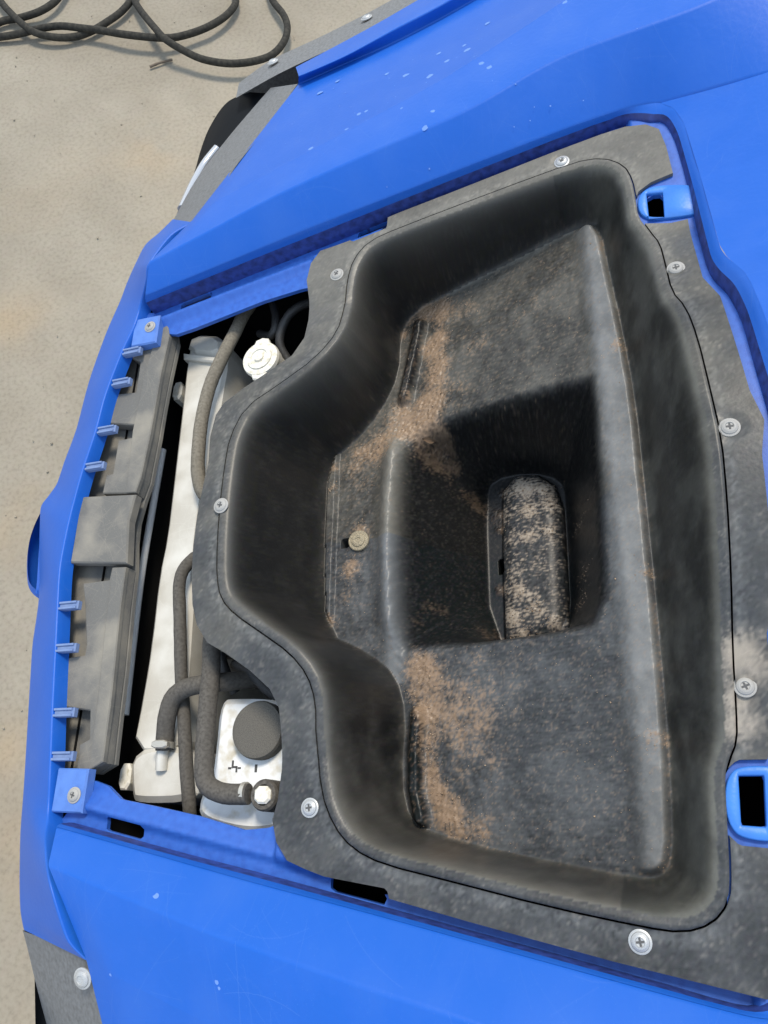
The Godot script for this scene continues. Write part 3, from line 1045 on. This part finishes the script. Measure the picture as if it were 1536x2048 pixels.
func bay() -> void:
	# dark tub under the opening
	var st := st_new()
	var c := [Vector2(-0.345, -0.345), Vector2(0.32, -0.40), Vector2(0.32, 0.40), Vector2(-0.345, 0.345)]
	for i in 4:
		var a: Vector2 = c[i]
		var b: Vector2 = c[(i + 1) % 4]
		var q := [Vector3(a.x, -0.026, a.y), Vector3(b.x, -0.026, b.y), Vector3(a.x, -0.5, a.y), Vector3(b.x, -0.5, b.y)]
		for k in [0, 1, 2, 2, 1, 3]:
			st.add_vertex(q[k])
	for k in [0, 1, 2, 2, 3, 0]:
		st.add_vertex(Vector3(c[k].x, -0.5, c[k].y))
	st.generate_normals()
	part("engine_bay_tub", fin(st), M.deep)
	# dusty duct that carries the front clips
	var pads := [
		ps([-299,-286, -291,-258, -295,-206, -297,-163, -298,-125, -301,-68, -306,-49, -352,-55, -351,-78, -342,-79, -342,-122, -320,-123, -321,-139, -361,-148, -360,-188, -328,-185, -329,-229, -344,-237, -342,-285, -327,-298]),
		ps([-303,38, -302,81, -298,146, -297,186, -295,240, -312,249, -326,245, -327,222, -316,217, -321,189, -364,183, -369,134, -339,132, -339,121, -349,80, -357,52, -323,51, -322,37]),
	]
	var strips := [
		ps([-297,-283, -290,-256, -294,-205, -295,-161, -296,-123, -300,-67, -304,-49, -317,-50, -322,-130, -318,-198, -312,-252, -312,-289]),
		ps([-302,39, -301,82, -297,146, -295,186, -294,239, -309,247, -312,172, -317,99, -319,38]),
	]
	var sup := part("radiator_duct", prism(ps([-327,-300, -299,-286, -291,-258, -295,-206, -297,-163, -298,-125, -301,-68, -306,-47, -310,-21, -309,4, -304,36, -302,81, -298,146, -297,186, -295,240, -312,249, -327,246, -355,255, -371,183, -380,120, -391,51, -397,9, -394,-29, -388,-84, -379,-141, -374,-191, -361,-250, -347,-294]), -0.030, 0.006, 0.001), M.support, "dusty grey plastic duct behind the front lip")
	for p in strips:
		add("edge_strip", prism(p, -0.0095, 0.006, 0.0012), M.support, sup)
	for p in pads:
		add("stepped_plate", prism(p, -0.012, 0.016, 0.0015), M.support, sup)
	add("raised_block", prism(ps([-376,-52, -301,-45, -305,-14, -299,36, -375,28, -376,-11]), -0.0065, 0.012, 0.002), M.support, sup)
	# clips along the lip
	var cl := ps([-332,-236, -340,-194, -349,-131, -357,-85, -358,80, -352,126, -340,192, -333,234])
	for p in cl:
		var sc := st_new()
		prism_into(sc, box2(-0.013, -0.0045, 0.011, 0.0045), 0.0, 0.006, 0.001)
		prism_into(sc, box2(-0.013, -0.0042, 0.009, -0.0018), 0.002, 0.004, 0.0006)
		prism_into(sc, box2(-0.013, 0.0018, 0.009, 0.0042), 0.002, 0.004, 0.0006)
		part("clip", fin(sc), M.clip_blue).transform = hood * on_hood(Vector3(p.x, 0.001, p.y))
	var tabs := p3([-318,-263,1, -321,267,1])
	var ts := p3([-312,-266,3, -313,270,3])
	for i in 2:
		var s := -1.0 if i == 0 else 1.0
		var b := part("corner_bracket", prism(PackedVector2Array([Vector2(-0.022, -0.021), Vector2(0.014, -0.020), Vector2(0.014, 0.020), Vector2(-0.022, 0.019)]), 0.0, 0.012, 0.002), M.bracket_blue)
		b.transform = hood * on_hood(Vector3(ts[i].x - 0.002, 0.001, ts[i].z - s * 0.004))
		screw(b, Vector3(0.003, 0.0, s * 0.004), 0.0075)
	# radiator
	var rad := part("radiator", prism(chaikin(ps([-292,-291, -243,-277, -234,-242, -238,-182, -241,-115, -248,-61, -249,9, -245,68, -239,175, -239,227, -298,225, -294,169, -292,115, -294,35, -290,-10, -291,-74, -292,-130, -293,-184, -295,-249]), 1), -0.056, 0.34, 0.004), M.ali, "long dusty white radiator header with brass-stained end")
	add("end_tank", prism(chaikin(ps([-298,221, -222,220, -214,253, -213,273, -283,275, -290,267]), 2), -0.052, 0.30, 0.006), M.ali, rad)
	add("top_cover", prism(chaikin(ps([-289,-288, -243,-275, -244,-245, -295,-261]), 1), -0.051, 0.10, 0.005), M.ali, rad)
	add("flange_rim", prism(ps([-296,-258, -244,-241, -245,-234, -295,-249]), -0.049, 0.05, 0.002), M.ali, rad)
	var rl := p3([-326,-138,-75, -329,-53,-75, -331,25,-75, -329,109,-75, -326,185,-75])
	part("lower_rail", tube(rl, 0.0045, 8), M.rail)
	for v in p3([-315,-219,-70, -306,249,-60]):
		var pin := add("mounting_pin", prism(chaikin(box2(-0.006, -0.013, 0.008, 0.013), 1), 0.0, 0.03, 0.002), M.cap, rad, on_hood(v))
	# filler cap
	var cp := p3([-176,-216,-35])[0]
	var cap_root := part("radiator_cap", lathe([[0.0225, -0.014], [0.0235, -0.004], [0.0225, 0.0], [0.016, 0.001], [0.0155, 0.0025], [0.011, 0.003], [0.0105, 0.0015], [0.006, 0.0015], [0.0055, 0.004], [0.0, 0.0045]], 40), M.cap, "cream pressure cap with two ears")
	cap_root.transform = hood * on_hood(cp)
	var ear := PackedVector2Array([Vector2(-0.012, 0.016), Vector2(-0.008, 0.027), Vector2(0.0, 0.0295), Vector2(0.008, 0.027), Vector2(0.012, 0.016)])
	var ear2 := PackedVector2Array()
	for v in ear:
		ear2.append(Vector2(v.x, -v.y))
	for e in [ear, ear2]:
		add("ear", prism(e, -0.0005, 0.006, 0.0015), M.cap, cap_root)
	add("filler_neck", lathe([[0.021, -0.09], [0.021, -0.014], [0.0, -0.014]], 28), M.ali, cap_root)
	# hoses
	part("overflow_hose", tube(p3([-200,-336,-60, -210,-295,-45, -217,-265,-40, -228,-230,-36, -241,-192,-36, -247,-145,-36, -246,-99,-36, -244,-75,-38, -238,-54,-42, -229,-47,-50]), 0.0080, 14, 0.05), M.hose_pale, "pale beige hose passing the cream cap")
	part("vent_hose", tube(p3([-231,18,-50, -241,23,-45, -249,40,-38, -251,58,-38, -246,89,-38, -242,122,-40, -239,155,-44, -232,194,-46, -224,242,-48, -219,284,-55, -231,308,-80]), 0.0068, 14, 0.05), M.hose, "long thin grey hose along the white radiator")
	var hc := part("coolant_hose", tube(p3([-162,154,-70, -176,159,-50, -187,163,-35, -205,165,-30, -223,168,-30, -238,177,-32, -245,194,-36, -249,209,-42, -250,225,-46]), 0.0092, 16, 0.04), M.hose, "short bent hose clamped to the radiator end")
	add("nipple", tube(p3([-251,215,-45, -253,230,-47, -254,244,-50]), 0.006, 12), M.ali, hc)
	var cc := p3([-249,221,-44])[0]
	add("clamp", tube(PackedVector3Array([cc + Vector3(0, 0, -0.003), cc + Vector3(0, 0, 0.003)]), 0.0098, 16), M.steel, hc)
	add("clamp_screw", prism(chaikin(box2(-0.008, -0.004, 0.010, 0.004), 1), 0.0, 0.006, 0.001), M.steel, hc, on_hood(cc + Vector3(0.0, 0.0125, 0)))
	var hd := part("reservoir_hose", tube(p3([-204,92,-40, -195,128,-25, -191,150,-22, -189,189,-20, -188,226,-20, -186,248,-20, -182,259,-20, -172,265,-20, -159,268,-20, -137,268,-20]), 0.0092, 16, 0.04), M.hose, "thick grey hose bending to the reservoir outlet")
	var pl := p3([-120,269,-15])[0]
	add("hose_end_collar", lathe([[0.0138, -0.03], [0.0138, -0.003], [0.0122, 0.0], [0.009, 0.0], [0.009, -0.004]], 28), M.hose, hd, on_hood(pl))
	add("plug", prism(chaikin(box2(-0.008, -0.0075, 0.008, 0.0075), 1), 0.003, 0.02, 0.002), M.cap, hd, on_hood(pl))
	var cd := p3([-141,267,-20])[0]
	add("clamp", tube(PackedVector3Array([cd + Vector3(-0.002, 0, 0), cd + Vector3(0.002, 0, 0)]), 0.0095, 16), M.steel, hd)
	# reservoir
	var rs := part("coolant_reservoir", prism(chaikin(ps([-193,178, -175,177, -125,180, -103,191, -97,289, -124,300, -157,301, -205,290, -205,268, -194,254, -193,226]), 2), -0.044, 0.16, 0.006), M.bottle, "translucent white coolant bottle with a dusty round cap")
	var rc := p3([-140,210,-30])[0]
	var rcap := add("reservoir_cap", lathe([[0.0268, -0.022], [0.0272, -0.004], [0.0260, -0.0008], [0.023, 0.0], [0.0, 0.0008]], 44), M.dustcap, rs, on_hood(rc))
	var mk := st_new()
	for q in [[-0.030, 0.030, 0.0010, 0.0035], [-0.0275, 0.0325, 0.0022, 0.0009], [-0.0255, 0.0345, 0.0009, 0.0028], [-0.0225, 0.0335, 0.0016, 0.0008], [-0.033, 0.0335, 0.0016, 0.0009]]:
		prism_into(mk, box2(q[0] - q[2], q[1] - q[3], q[0] + q[2], q[1] + q[3]), -0.0435, 0.001, 0.0)
	add("level_mark", fin(mk), M.print, rs, on_hood(Vector3(rc.x, 0, rc.z)))
	var mk2 := st_new()
	prism_into(mk2, box2(-0.006, 0.0305, -0.0035, 0.0375), -0.0435, 0.001, 0.0)
	add("level_mark", fin(mk2), M.print, rs, on_hood(Vector3(rc.x, 0, rc.z)))
	for w in [
		p3([-114,-303,-60, -136,-292,-50, -154,-276,-50, -165,-249,-60, -152,-223,-80]),
		p3([-191,-337,-70, -174,-295,-60, -176,-267,-60, -206,-288,-80]),
		p3([-193,138,-70, -166,150,-55, -148,166,-55, -133,178,-60]),
		p3([-206,129,-60, -197,148,-60, -190,167,-70]),
	]:
		part("wiring_loom", tube(w, 0.0055, 10, 0.06), M.loom)
	# things half seen down in the bay
	part("relay_box", prism(ps([-140, -275, -75, -270, -75, -225, -135, -228]), -0.11, 0.1, 0.004), M.black)
	part("bracket", tube(p3([-205, -262, -90, -160, -240, -100, -140, -200, -110]), 0.008, 10), M.deep)
	part("bracket", prism(ps([-190, 120, -120, 128, -120, 165, -185, 158]), -0.10, 0.06, 0.003), M.black)
	part("pipe", tube(p3([-215, 125, -70, -180, 130, -66, -130, 150, -72]), 0.006, 10), M.hose)

func screw(parent: Node3D, at: Vector3, r: float) -> void:
	if not M.has("screw_mesh"):
		var st := st_new()
		for k in 2:
			prism_into(st, box2(-0.0030, -0.0008, 0.0030, 0.0008) if k == 0 else box2(-0.0008, -0.0030, 0.0008, 0.0030), 0.00335 + 0.0001 * k, 0.002, 0.0)
		M.screw_mesh = lathe([[0.0088, 0.0], [0.0088, 0.0010], [0.0078, 0.0014], [0.0072, 0.0015], [0.0066, 0.0026], [0.0050, 0.0036], [0.0036, 0.0040], [0.0032, 0.0032], [0.0, 0.0030]], 28)
		M.screw_cross = fin(st)
	var tf := Transform3D(Basis(Vector3.UP, rng.randf() * PI).scaled(Vector3.ONE * r / 0.0088), at)
	var s := add("screw", M.screw_mesh, M.zinc if rng.randf() < 0.5 else M.zinc_dirty, parent, tf)
	if M.has("screw_cross"):
		add("cross", M.screw_cross, M.print, s)

func tray() -> void:
	var edge := chaikin(ps([-160,-4, -160,-44, -159,-76, -147,-108, -114,-127, -72,-156, -49,-191, -45,-232, -44,-266, -38,-292, -23,-309, 10,-317, 123,-336, 203,-348, 228,-345, 244,-331, 249,-313, 250,-289, 250,-263, 259,-241, 265,-223, 266,-193, 267,-149, 276,-125, 280,-89, 282,-36, 284,11, 281,60, 276,117, 270,170, 267,212, 265,231, 259,242, 254,255, 251,287, 248,319, 245,335, 235,346, 219,351, 196,349, 131,339, 55,324, 2,314, -22,304, -37,289, -48,266, -54,225, -53,193, -61,167, -80,145, -111,124, -138,106, -152,92, -157,73, -159,38]), 1)
	if Geometry2D.is_polygon_clockwise(edge):
		edge.reverse()
	var bin := Geometry2D.offset_polygon(edge, 0.0072, Geometry2D.JOIN_ROUND)[0]
	var gap := Geometry2D.offset_polygon(edge, 0.0086, Geometry2D.JOIN_ROUND)[0]
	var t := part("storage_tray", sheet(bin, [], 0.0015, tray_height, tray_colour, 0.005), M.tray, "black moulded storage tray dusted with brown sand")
	var fl := add("rim_flange", sheet(ps([-191,-16, -188,-51, -191,-83, -189,-110, -182,-124, -162,-139, -133,-156, -107,-173, -96,-196, -95,-222, -97,-252, -102,-281, -98,-304, -87,-319, -70,-321, -50,-324, -48,-321, -6,-329, -5,-344, 9,-347, 68,-357, 124,-367, 179,-377, 232,-385, 257,-387, 277,-383, 289,-372, 293,-347, 295,-310, 274,-305, 261,-297, 254,-281, 254,-266, 263,-255, 285,-249, 301,-249, 301,-217, 302,-161, 312,-133, 315,-80, 318,-28, 324,0, 318,28, 315,80, 312,133, 302,161, 301,217, 291,246, 271,246, 260,255, 255,273, 255,293, 264,303, 289,305, 295,310, 293,347, 289,372, 277,383, 267,395, 172,379, 69,359, 6,346, 4,339, -50,332, -67,327, -84,321, -95,307, -100,290, -96,274, -94,249, -95,220, -97,197, -106,181, -126,164, -152,147, -172,136, -184,119, -190,99, -193,70, -194,39, -193,8]), [gap], 0.0022, tray_height, tray_colour, 0.004), M.tray, t)
	for v in p3([-65,-280,5, -66,280,5, 190,-362,5, 191,366,5, -165,2,31, 282,-182,21, 299,2,52, 283,196,17]):
		screw(fl, Vector3(v.x, tray_height(v.x, v.z), v.z), 0.0080)
	var b := p3([-71,1,-105])[0]
	add("bolt", lathe([[0.0118, -0.002], [0.0118, 0.0008], [0.0110, 0.0014], [0.0078, 0.0014], [0.0074, 0.0026], [0.0060, 0.0032], [0.0030, 0.0032], [0.0024, 0.0022], [0.0, 0.0022]], 24), M.washer, t, on_hood(b + Vector3(0, 0.002, 0)))

func details() -> void:
	# lid latch plates
	var hole := [ps([268,-293, 283,-290, 281,-259, 267,-261]), ps([270,257, 287,257, 283,291, 267,290])]
	var plate := [ps([317,-288, 291,-298, 272,-301, 262,-295, 258,-283, 259,-270, 267,-261, 288,-256, 317,-254]), ps([301,251, 272,250, 263,257, 258,273, 259,290, 266,299, 293,301])]
	for k in 2:
		var rise := 0.0 if k == 0 else 0.0015
		var mid := Vector2.ZERO
		for v in hole[k]:
			mid += v / 4.0
		var m := ring_plate(chaikin(plate[k], 2), hole[k], mid, crown(mid.x, mid.y) - 0.001 + rise, 0.0035 + rise)
		part("lid_latch_plate", m, M.blue_pale, "blue latch plate with a tall black slot" if k == 1 else "small blue latch plate with a square hole")
	# trim screws on the headlight surrounds and flares
	for v in p3([-261,415,12, -226,-791,-80, -71,-812,-75, -287,-403,0]):
		var o := part("trim_screw", M.screw_mesh, M.zinc)
		o.transform = hood * Transform3D(Basis(Vector3.RIGHT, 0.3 * signf(v.z)), v + Vector3(0, 0.003, 0))
	# dried splashes on the far fender
	var st := st_new()
	var sp := [17,-557,5, 52,-521,6, 116,-497,5, 125,-483,5, 97,-552,5, 71,-546,4, 58,-583,4, 92,-572,3, -90,-630,4, -113,-613,5, -37,-495,4, -27,-495,3, -48,-464,4, -93,-450,5, 61,-437,5, 53,-410,4, 346,-389,8, 340,-360,6, 334,-258,5, 22,-465,3, 212,-554,5, 119,-611,4, -13,-589,4, -182,349,4, -118,405,4, -116,409,3, -224,408,4]
	for i in range(0, sp.size(), 3):
		blob(st, Vector2(sp[i], sp[i + 1]) * 0.001, sp[i + 2] * 0.0009)
	for i in 90:
		blob(st, Vector2(rng.randf_range(-0.2, 0.3), rng.randf_range(-0.62, -0.36)), rng.randf_range(0.0004, 0.0011))
	var o := part("dried_splash", fin(st), M.splash)
	o.set_meta("kind", "stuff")
	# wheels carry the nose
	for s in [-1, 1]:
		var w := part("tyre", lathe([[0.17, -0.11], [0.27, -0.125], [0.315, -0.10], [0.33, -0.05], [0.33, 0.05], [0.315, 0.10], [0.27, 0.125], [0.17, 0.11]], 40), M.rubber)
		w.transform = Transform3D(Basis(Vector3.RIGHT, PI / 2), Vector3(0.17, 0.33, 0.66 * s))
		add("rim", lathe([[0.172, -0.1], [0.15, -0.06], [0.05, -0.05], [0.0, -0.05]], 30), M.black, w)

func skin_height(a: float, b: float) -> float:      # height of the blue hood side at a point
	var cr := p3([-295,-329,40, -215,-349,44, -126,-371,49, -10,-396,50, 101,-419,50, 205,-454,52, 344,-465,55, 477,-498,60, 750,-600,70])
	var gr := p3([-256,-400,21, -219,-409,30, -106,-440,34, -11,-469,35, 79,-498,36, 212,-558,38, 363,-637,40, 750,-800,45])
	var s := -absf(b)
	var t0 := Vector3(a, 0.02, -(0.3563 + 0.188 * a))
	var c1 := rail_at(cr, a)
	var g1 := rail_at(gr, a)
	var o1 := rail_at(p3([-158,-671,-40, -88,-682,-40, -8,-694,-40, 97,-725,-40, 264,-790,-40, 750,-980,-40]), a)
	var l := [t0, c1, g1, o1]
	for i in 3:
		if s <= l[i].z and s >= l[i + 1].z:
			return lerpf(l[i].y, l[i + 1].y, (s - l[i].z) / (l[i + 1].z - l[i].z))
	return -1.0

func rail_at(l: PackedVector3Array, a: float) -> Vector3:
	for i in l.size() - 1:
		if a <= l[i + 1].x:
			return l[i].lerp(l[i + 1], (a - l[i].x) / (l[i + 1].x - l[i].x))
	return l[l.size() - 1]

func blob(st: SurfaceTool, p: Vector2, r: float) -> void:
	var y := skin_height(p.x, p.y)
	if y < -0.9:
		return
	var e := 0.002
	var nn := Vector3(skin_height(p.x - e, p.y) - skin_height(p.x + e, p.y), 2.0 * e, skin_height(p.x, p.y - e) - skin_height(p.x, p.y + e))
	if nn.length() > 0.02:
		nn = Vector3.UP
	nn = nn.normalized()
	var u := nn.cross(Vector3.FORWARD).normalized()
	var v := nn.cross(u)
	var c := Vector3(p.x, y, p.y)
	var k := 9
	var ring := []
	for i in k:
		var t := TAU * i / k
		ring.append(c + (u * cos(t) + v * sin(t)) * r * rng.randf_range(0.75, 1.2) - nn * 0.0003)
	for i in k:
		for q in [c + nn * minf(0.0007, r * 0.35), ring[i], ring[(i + 1) % k]]:
			st.set_normal(nn)
			st.add_vertex(q)

func grain_mesh() -> ArrayMesh:
	var st := st_new()
	var t := [Vector3(1, -0.3, 0), Vector3(-0.5, -0.3, 0.8), Vector3(-0.5, -0.3, -0.8), Vector3(0.1, 0.8, 0.1)]
	for f in [[0, 1, 3], [1, 2, 3], [2, 0, 3], [0, 2, 1]]:
		for k in f:
			st.add_vertex(t[k])
	st.generate_normals()
	return fin(st)

func loose() -> void:
	# loose sand lying in the tray
	var spots := [-16,-283,10,85, 0,-300,10,85, 30,-288,14,80, 26,-240,16,75, 26,-205,16,80, 19,-160,16,95, 3,-132,18,95, -25,-157,14,75, 6,-100,14,80, 25,-119,10,85, -49,-109,18,45, -73,-109,18,50, -85,-89,14,35, 59,-269,16,40, 77,-220,22,25, 50,-163,16,35, -22,-262,8,80, 14,-288,12,60, 2,137,12,60, 7,153,12,55, -6,171,10,70, 10,192,10,80, 8,229,8,60, 13,256,10,60, 32,278,14,55, 7,-287,14,90, 27,-268,14,70, 16,-229,13,80, 19,-187,14,90, 6,-151,18,95, -12,-129,18,80, -31,-139,15,60, -43,-121,14,40, -61,-104,14,40, 24,-101,10,60, 33,-74,10,50, -1,147,16,80, 15,163,16,55, 4,186,9,80, 9,215,9,80, 12,243,9,80, 19,265,12,80, 29,287,14,70, 58,295,12,55, 39,299,10,60, -71,-12,10,60, -78,28,11,60, -105,-92,5,90, -104,-66,5,70, -105,88,9,70, -86,67,14,35, -72,-74,20,35, -6,100,12,30, -81,39,8,60, 137,-244,16,25, 235,-196,8,60, 225,-151,8,50, 227,85,8,60, 212,225,10,45, 229,226,8,50, 219,318,8,60, 63,172,45,30, 31,198,30,40, 56,226,30,35, 163,222,20,15, 42,-65,10,60, 65,-56,10,60, 98,-81,12,90, 122,-78,10,90, 74,-84,8,70, 103,-51,9,70, 126,-55,9,70, 66,-37,6,80, 101,-20,8,50, 124,-24,7,60, 63,37,7,90, 86,45,10,80, 78,74,9,90, 89,95,9,90, 104,64,8,70, 163,-13,10,45, 163,46,10,50, 158,74,8,50, 122,83,8,50, 3,74,14,30, 49,92,14,40]
	var mm := MultiMesh.new()
	mm.transform_format = MultiMesh.TRANSFORM_3D
	mm.use_colors = true
	mm.mesh = grain_mesh()
	var where := []
	var total := spots.size() / 4
	var tries := 0
	while where.size() < 3200 and tries < 60000:
		tries += 1
		var k := 4 * rng.randi_range(0, total - 1)
		if rng.randf() * 100.0 > spots[k + 3]:
			continue
		var r: float = spots[k + 2] * 0.001
		var a: float = spots[k] * 0.001 + rng.randfn() * r * 0.62
		var b: float = spots[k + 1] * 0.001 + rng.randfn() * r * 0.62
		if f_floor.at(a, b) < 0.001 or f_pocket.at(a, b) > 0.0 and f_panel.at(a, b) < 0.0 and a < 0.13 and absf(b) < 0.15:
			continue
		where.append(Vector2(a, b))
	for k in 900:
		var q := Vector2(rng.randf_range(-0.12, 0.3), rng.randf_range(-0.32, 0.34))
		if f_floor.at(q.x, q.y) > 0.0 and f_pocket.at(q.x, q.y) < 0.0:
			where.append(q)
	mm.instance_count = where.size()
	for i in where.size():
		var q: Vector2 = where[i]
		var s := rng.randf_range(0.0003, 0.0008) * (1.0 if rng.randf() < 0.96 else 2.0)
		var bas := Basis.from_euler(Vector3(rng.randf() * 0.6, rng.randf() * TAU, rng.randf() * 0.6)).scaled(Vector3.ONE * s)
		mm.set_instance_transform(i, hood * Transform3D(bas, Vector3(q.x, tray_height(q.x, q.y) + s * 0.25, q.y)))
		mm.set_instance_color(i, Color(0.27, 0.18, 0.115).lerp(Color(0.46, 0.35, 0.25), rng.randf()))
	var o := MultiMeshInstance3D.new()
	o.name = "sand"
	o.multimesh = mm
	o.material_override = M.sand
	o.set_meta("kind", "stuff")
	o.set_meta("label", "loose brown sand grains lying in the corners of the black tray")
	o.set_meta("category", "sand")
	add_child(o, true)
	# a curled dry leaf on the lip of the tray's well and a twig on the ground
	var lc := p3([13,-106,-102])[0]
	var ls := st_new()
	var rows := []
	for i in 9:
		var u := i / 8.0
		var w := 0.0042 * sin(PI * clampf(u * 0.96 + 0.02, 0.0, 1.0))
		var row := []
		for j in 5:
			var v := (j - 2) / 2.0
			row.append(lc + Vector3((u - 0.5) * 0.017 + v * w * 0.3, 0.004 + 0.005 * u * u + 0.0022 * absf(v), v * w + (u - 0.5) * 0.008))
		rows.append(row)
	for i in 8:
		for j in 4:
			for q in [rows[i][j], rows[i + 1][j], rows[i][j + 1], rows[i][j + 1], rows[i + 1][j], rows[i + 1][j + 1]]:
				ls.add_vertex(q)
	ls.generate_normals()
	var leaf := add("dry_leaf", ls.commit(), mat(lin(0.09, 0.055, 0.03), 0.8), self, hood)
	leaf.set_meta("label", "small curled brown leaf on the sandy edge of the black tray's deep well")
	leaf.set_meta("category", "leaf")
	var tw := PackedVector3Array()
	var tl := [-809,4,-2025, -780,6,-2041, -739,4,-2061]
	for i in range(0, tl.size(), 3):
		tw.append(Vector3(tl[i], tl[i + 1], tl[i + 2]) * 0.001)
	var twig := add("twig", tube(tw, 0.004, 7, 0.4), mat(lin(0.12, 0.095, 0.07), 0.9), self)
	twig.set_meta("label", "short dark twig on the sandy ground beside the looped hose")
	twig.set_meta("category", "twig")
	# air hose on the ground
	var hp := PackedVector3Array()
	var hl := [-1551,13,-2034, -1342,13,-2223, -1278,14,-2243, -1209,22,-2267, -1165,22,-2324, -1111,22,-2484, -962,17,-2660, -742,17,-2636, -604,17,-2500, -549,22,-2334, -568,28,-2254, -615,33,-2191, -671,33,-2153, -735,36,-2123, -800,39,-2118, -896,39,-2131, -980,36,-2154, -1052,33,-2169, -1124,28,-2185, -1193,22,-2180, -1260,17,-2161, -1327,13,-2149, -1525,13,-2131, -1725,13,-2252, -1720,17,-2509, -1502,17,-2486, -1330,22,-2281, -1262,30,-2200, -1205,28,-2152, -1131,22,-2137, -1068,17,-2150, -1018,17,-2180, -977,17,-2223, -936,19,-2271, -909,22,-2328, -855,22,-2542, -682,17,-2751, -502,17,-2556, -424,22,-2336, -381,30,-2253, -362,33,-2190, -367,33,-2119, -402,33,-2051, -464,36,-2013, -542,39,-1999, -627,44,-2012, -695,52,-2045, -749,61,-2079, -794,50,-2146, -859,33,-2252, -913,22,-2354, -1072,14,-2664, -1257,13,-3214, -1274,13,-3935]
	for i in range(0, hl.size(), 3):
		hp.append(Vector3(hl[i], hl[i + 1], hl[i + 2]) * 0.001)
	var st := st_new()
	tube_into(st, hp, 0.0115, 14, 0.02)
	var h := add("air_hose", fin(st), M.rubber, self)
	h.set_meta("label", "dark grey rubber hose lying in loose loops on the sandy ground")
	h.set_meta("category", "hose")
	# pebbles and crumbs of dirt on the ground
	var pm := MultiMesh.new()
	pm.transform_format = MultiMesh.TRANSFORM_3D
	pm.use_colors = true
	pm.mesh = grain_mesh()
	pm.instance_count = 1400
	for i in 1400:
		var s := 0.0012 + 0.0022 * pow(rng.randf(), 5.0) * 2.0
		var bas := Basis.from_euler(Vector3(rng.randf() * 0.7, rng.randf() * TAU, rng.randf() * 0.7)).scaled(Vector3(s, s * 0.7, s))
		pm.set_instance_transform(i, Transform3D(bas, Vector3(rng.randf_range(-2.0, 0.6), 0.0, rng.randf_range(-2.6, 0.9))))
		var g := rng.randf_range(0.85, 1.2)
		pm.set_instance_color(i, Color(0.30 * g, 0.265 * g, 0.21 * g))
	var q := MultiMeshInstance3D.new()
	q.name = "pebbles"
	q.multimesh = pm
	q.material_override = M.sand
	q.set_meta("kind", "stuff")
	q.set_meta("label", "fine pebbles and crumbs strewn over the sandy ground")
	q.set_meta("category", "pebbles")
	add_child(q, true)
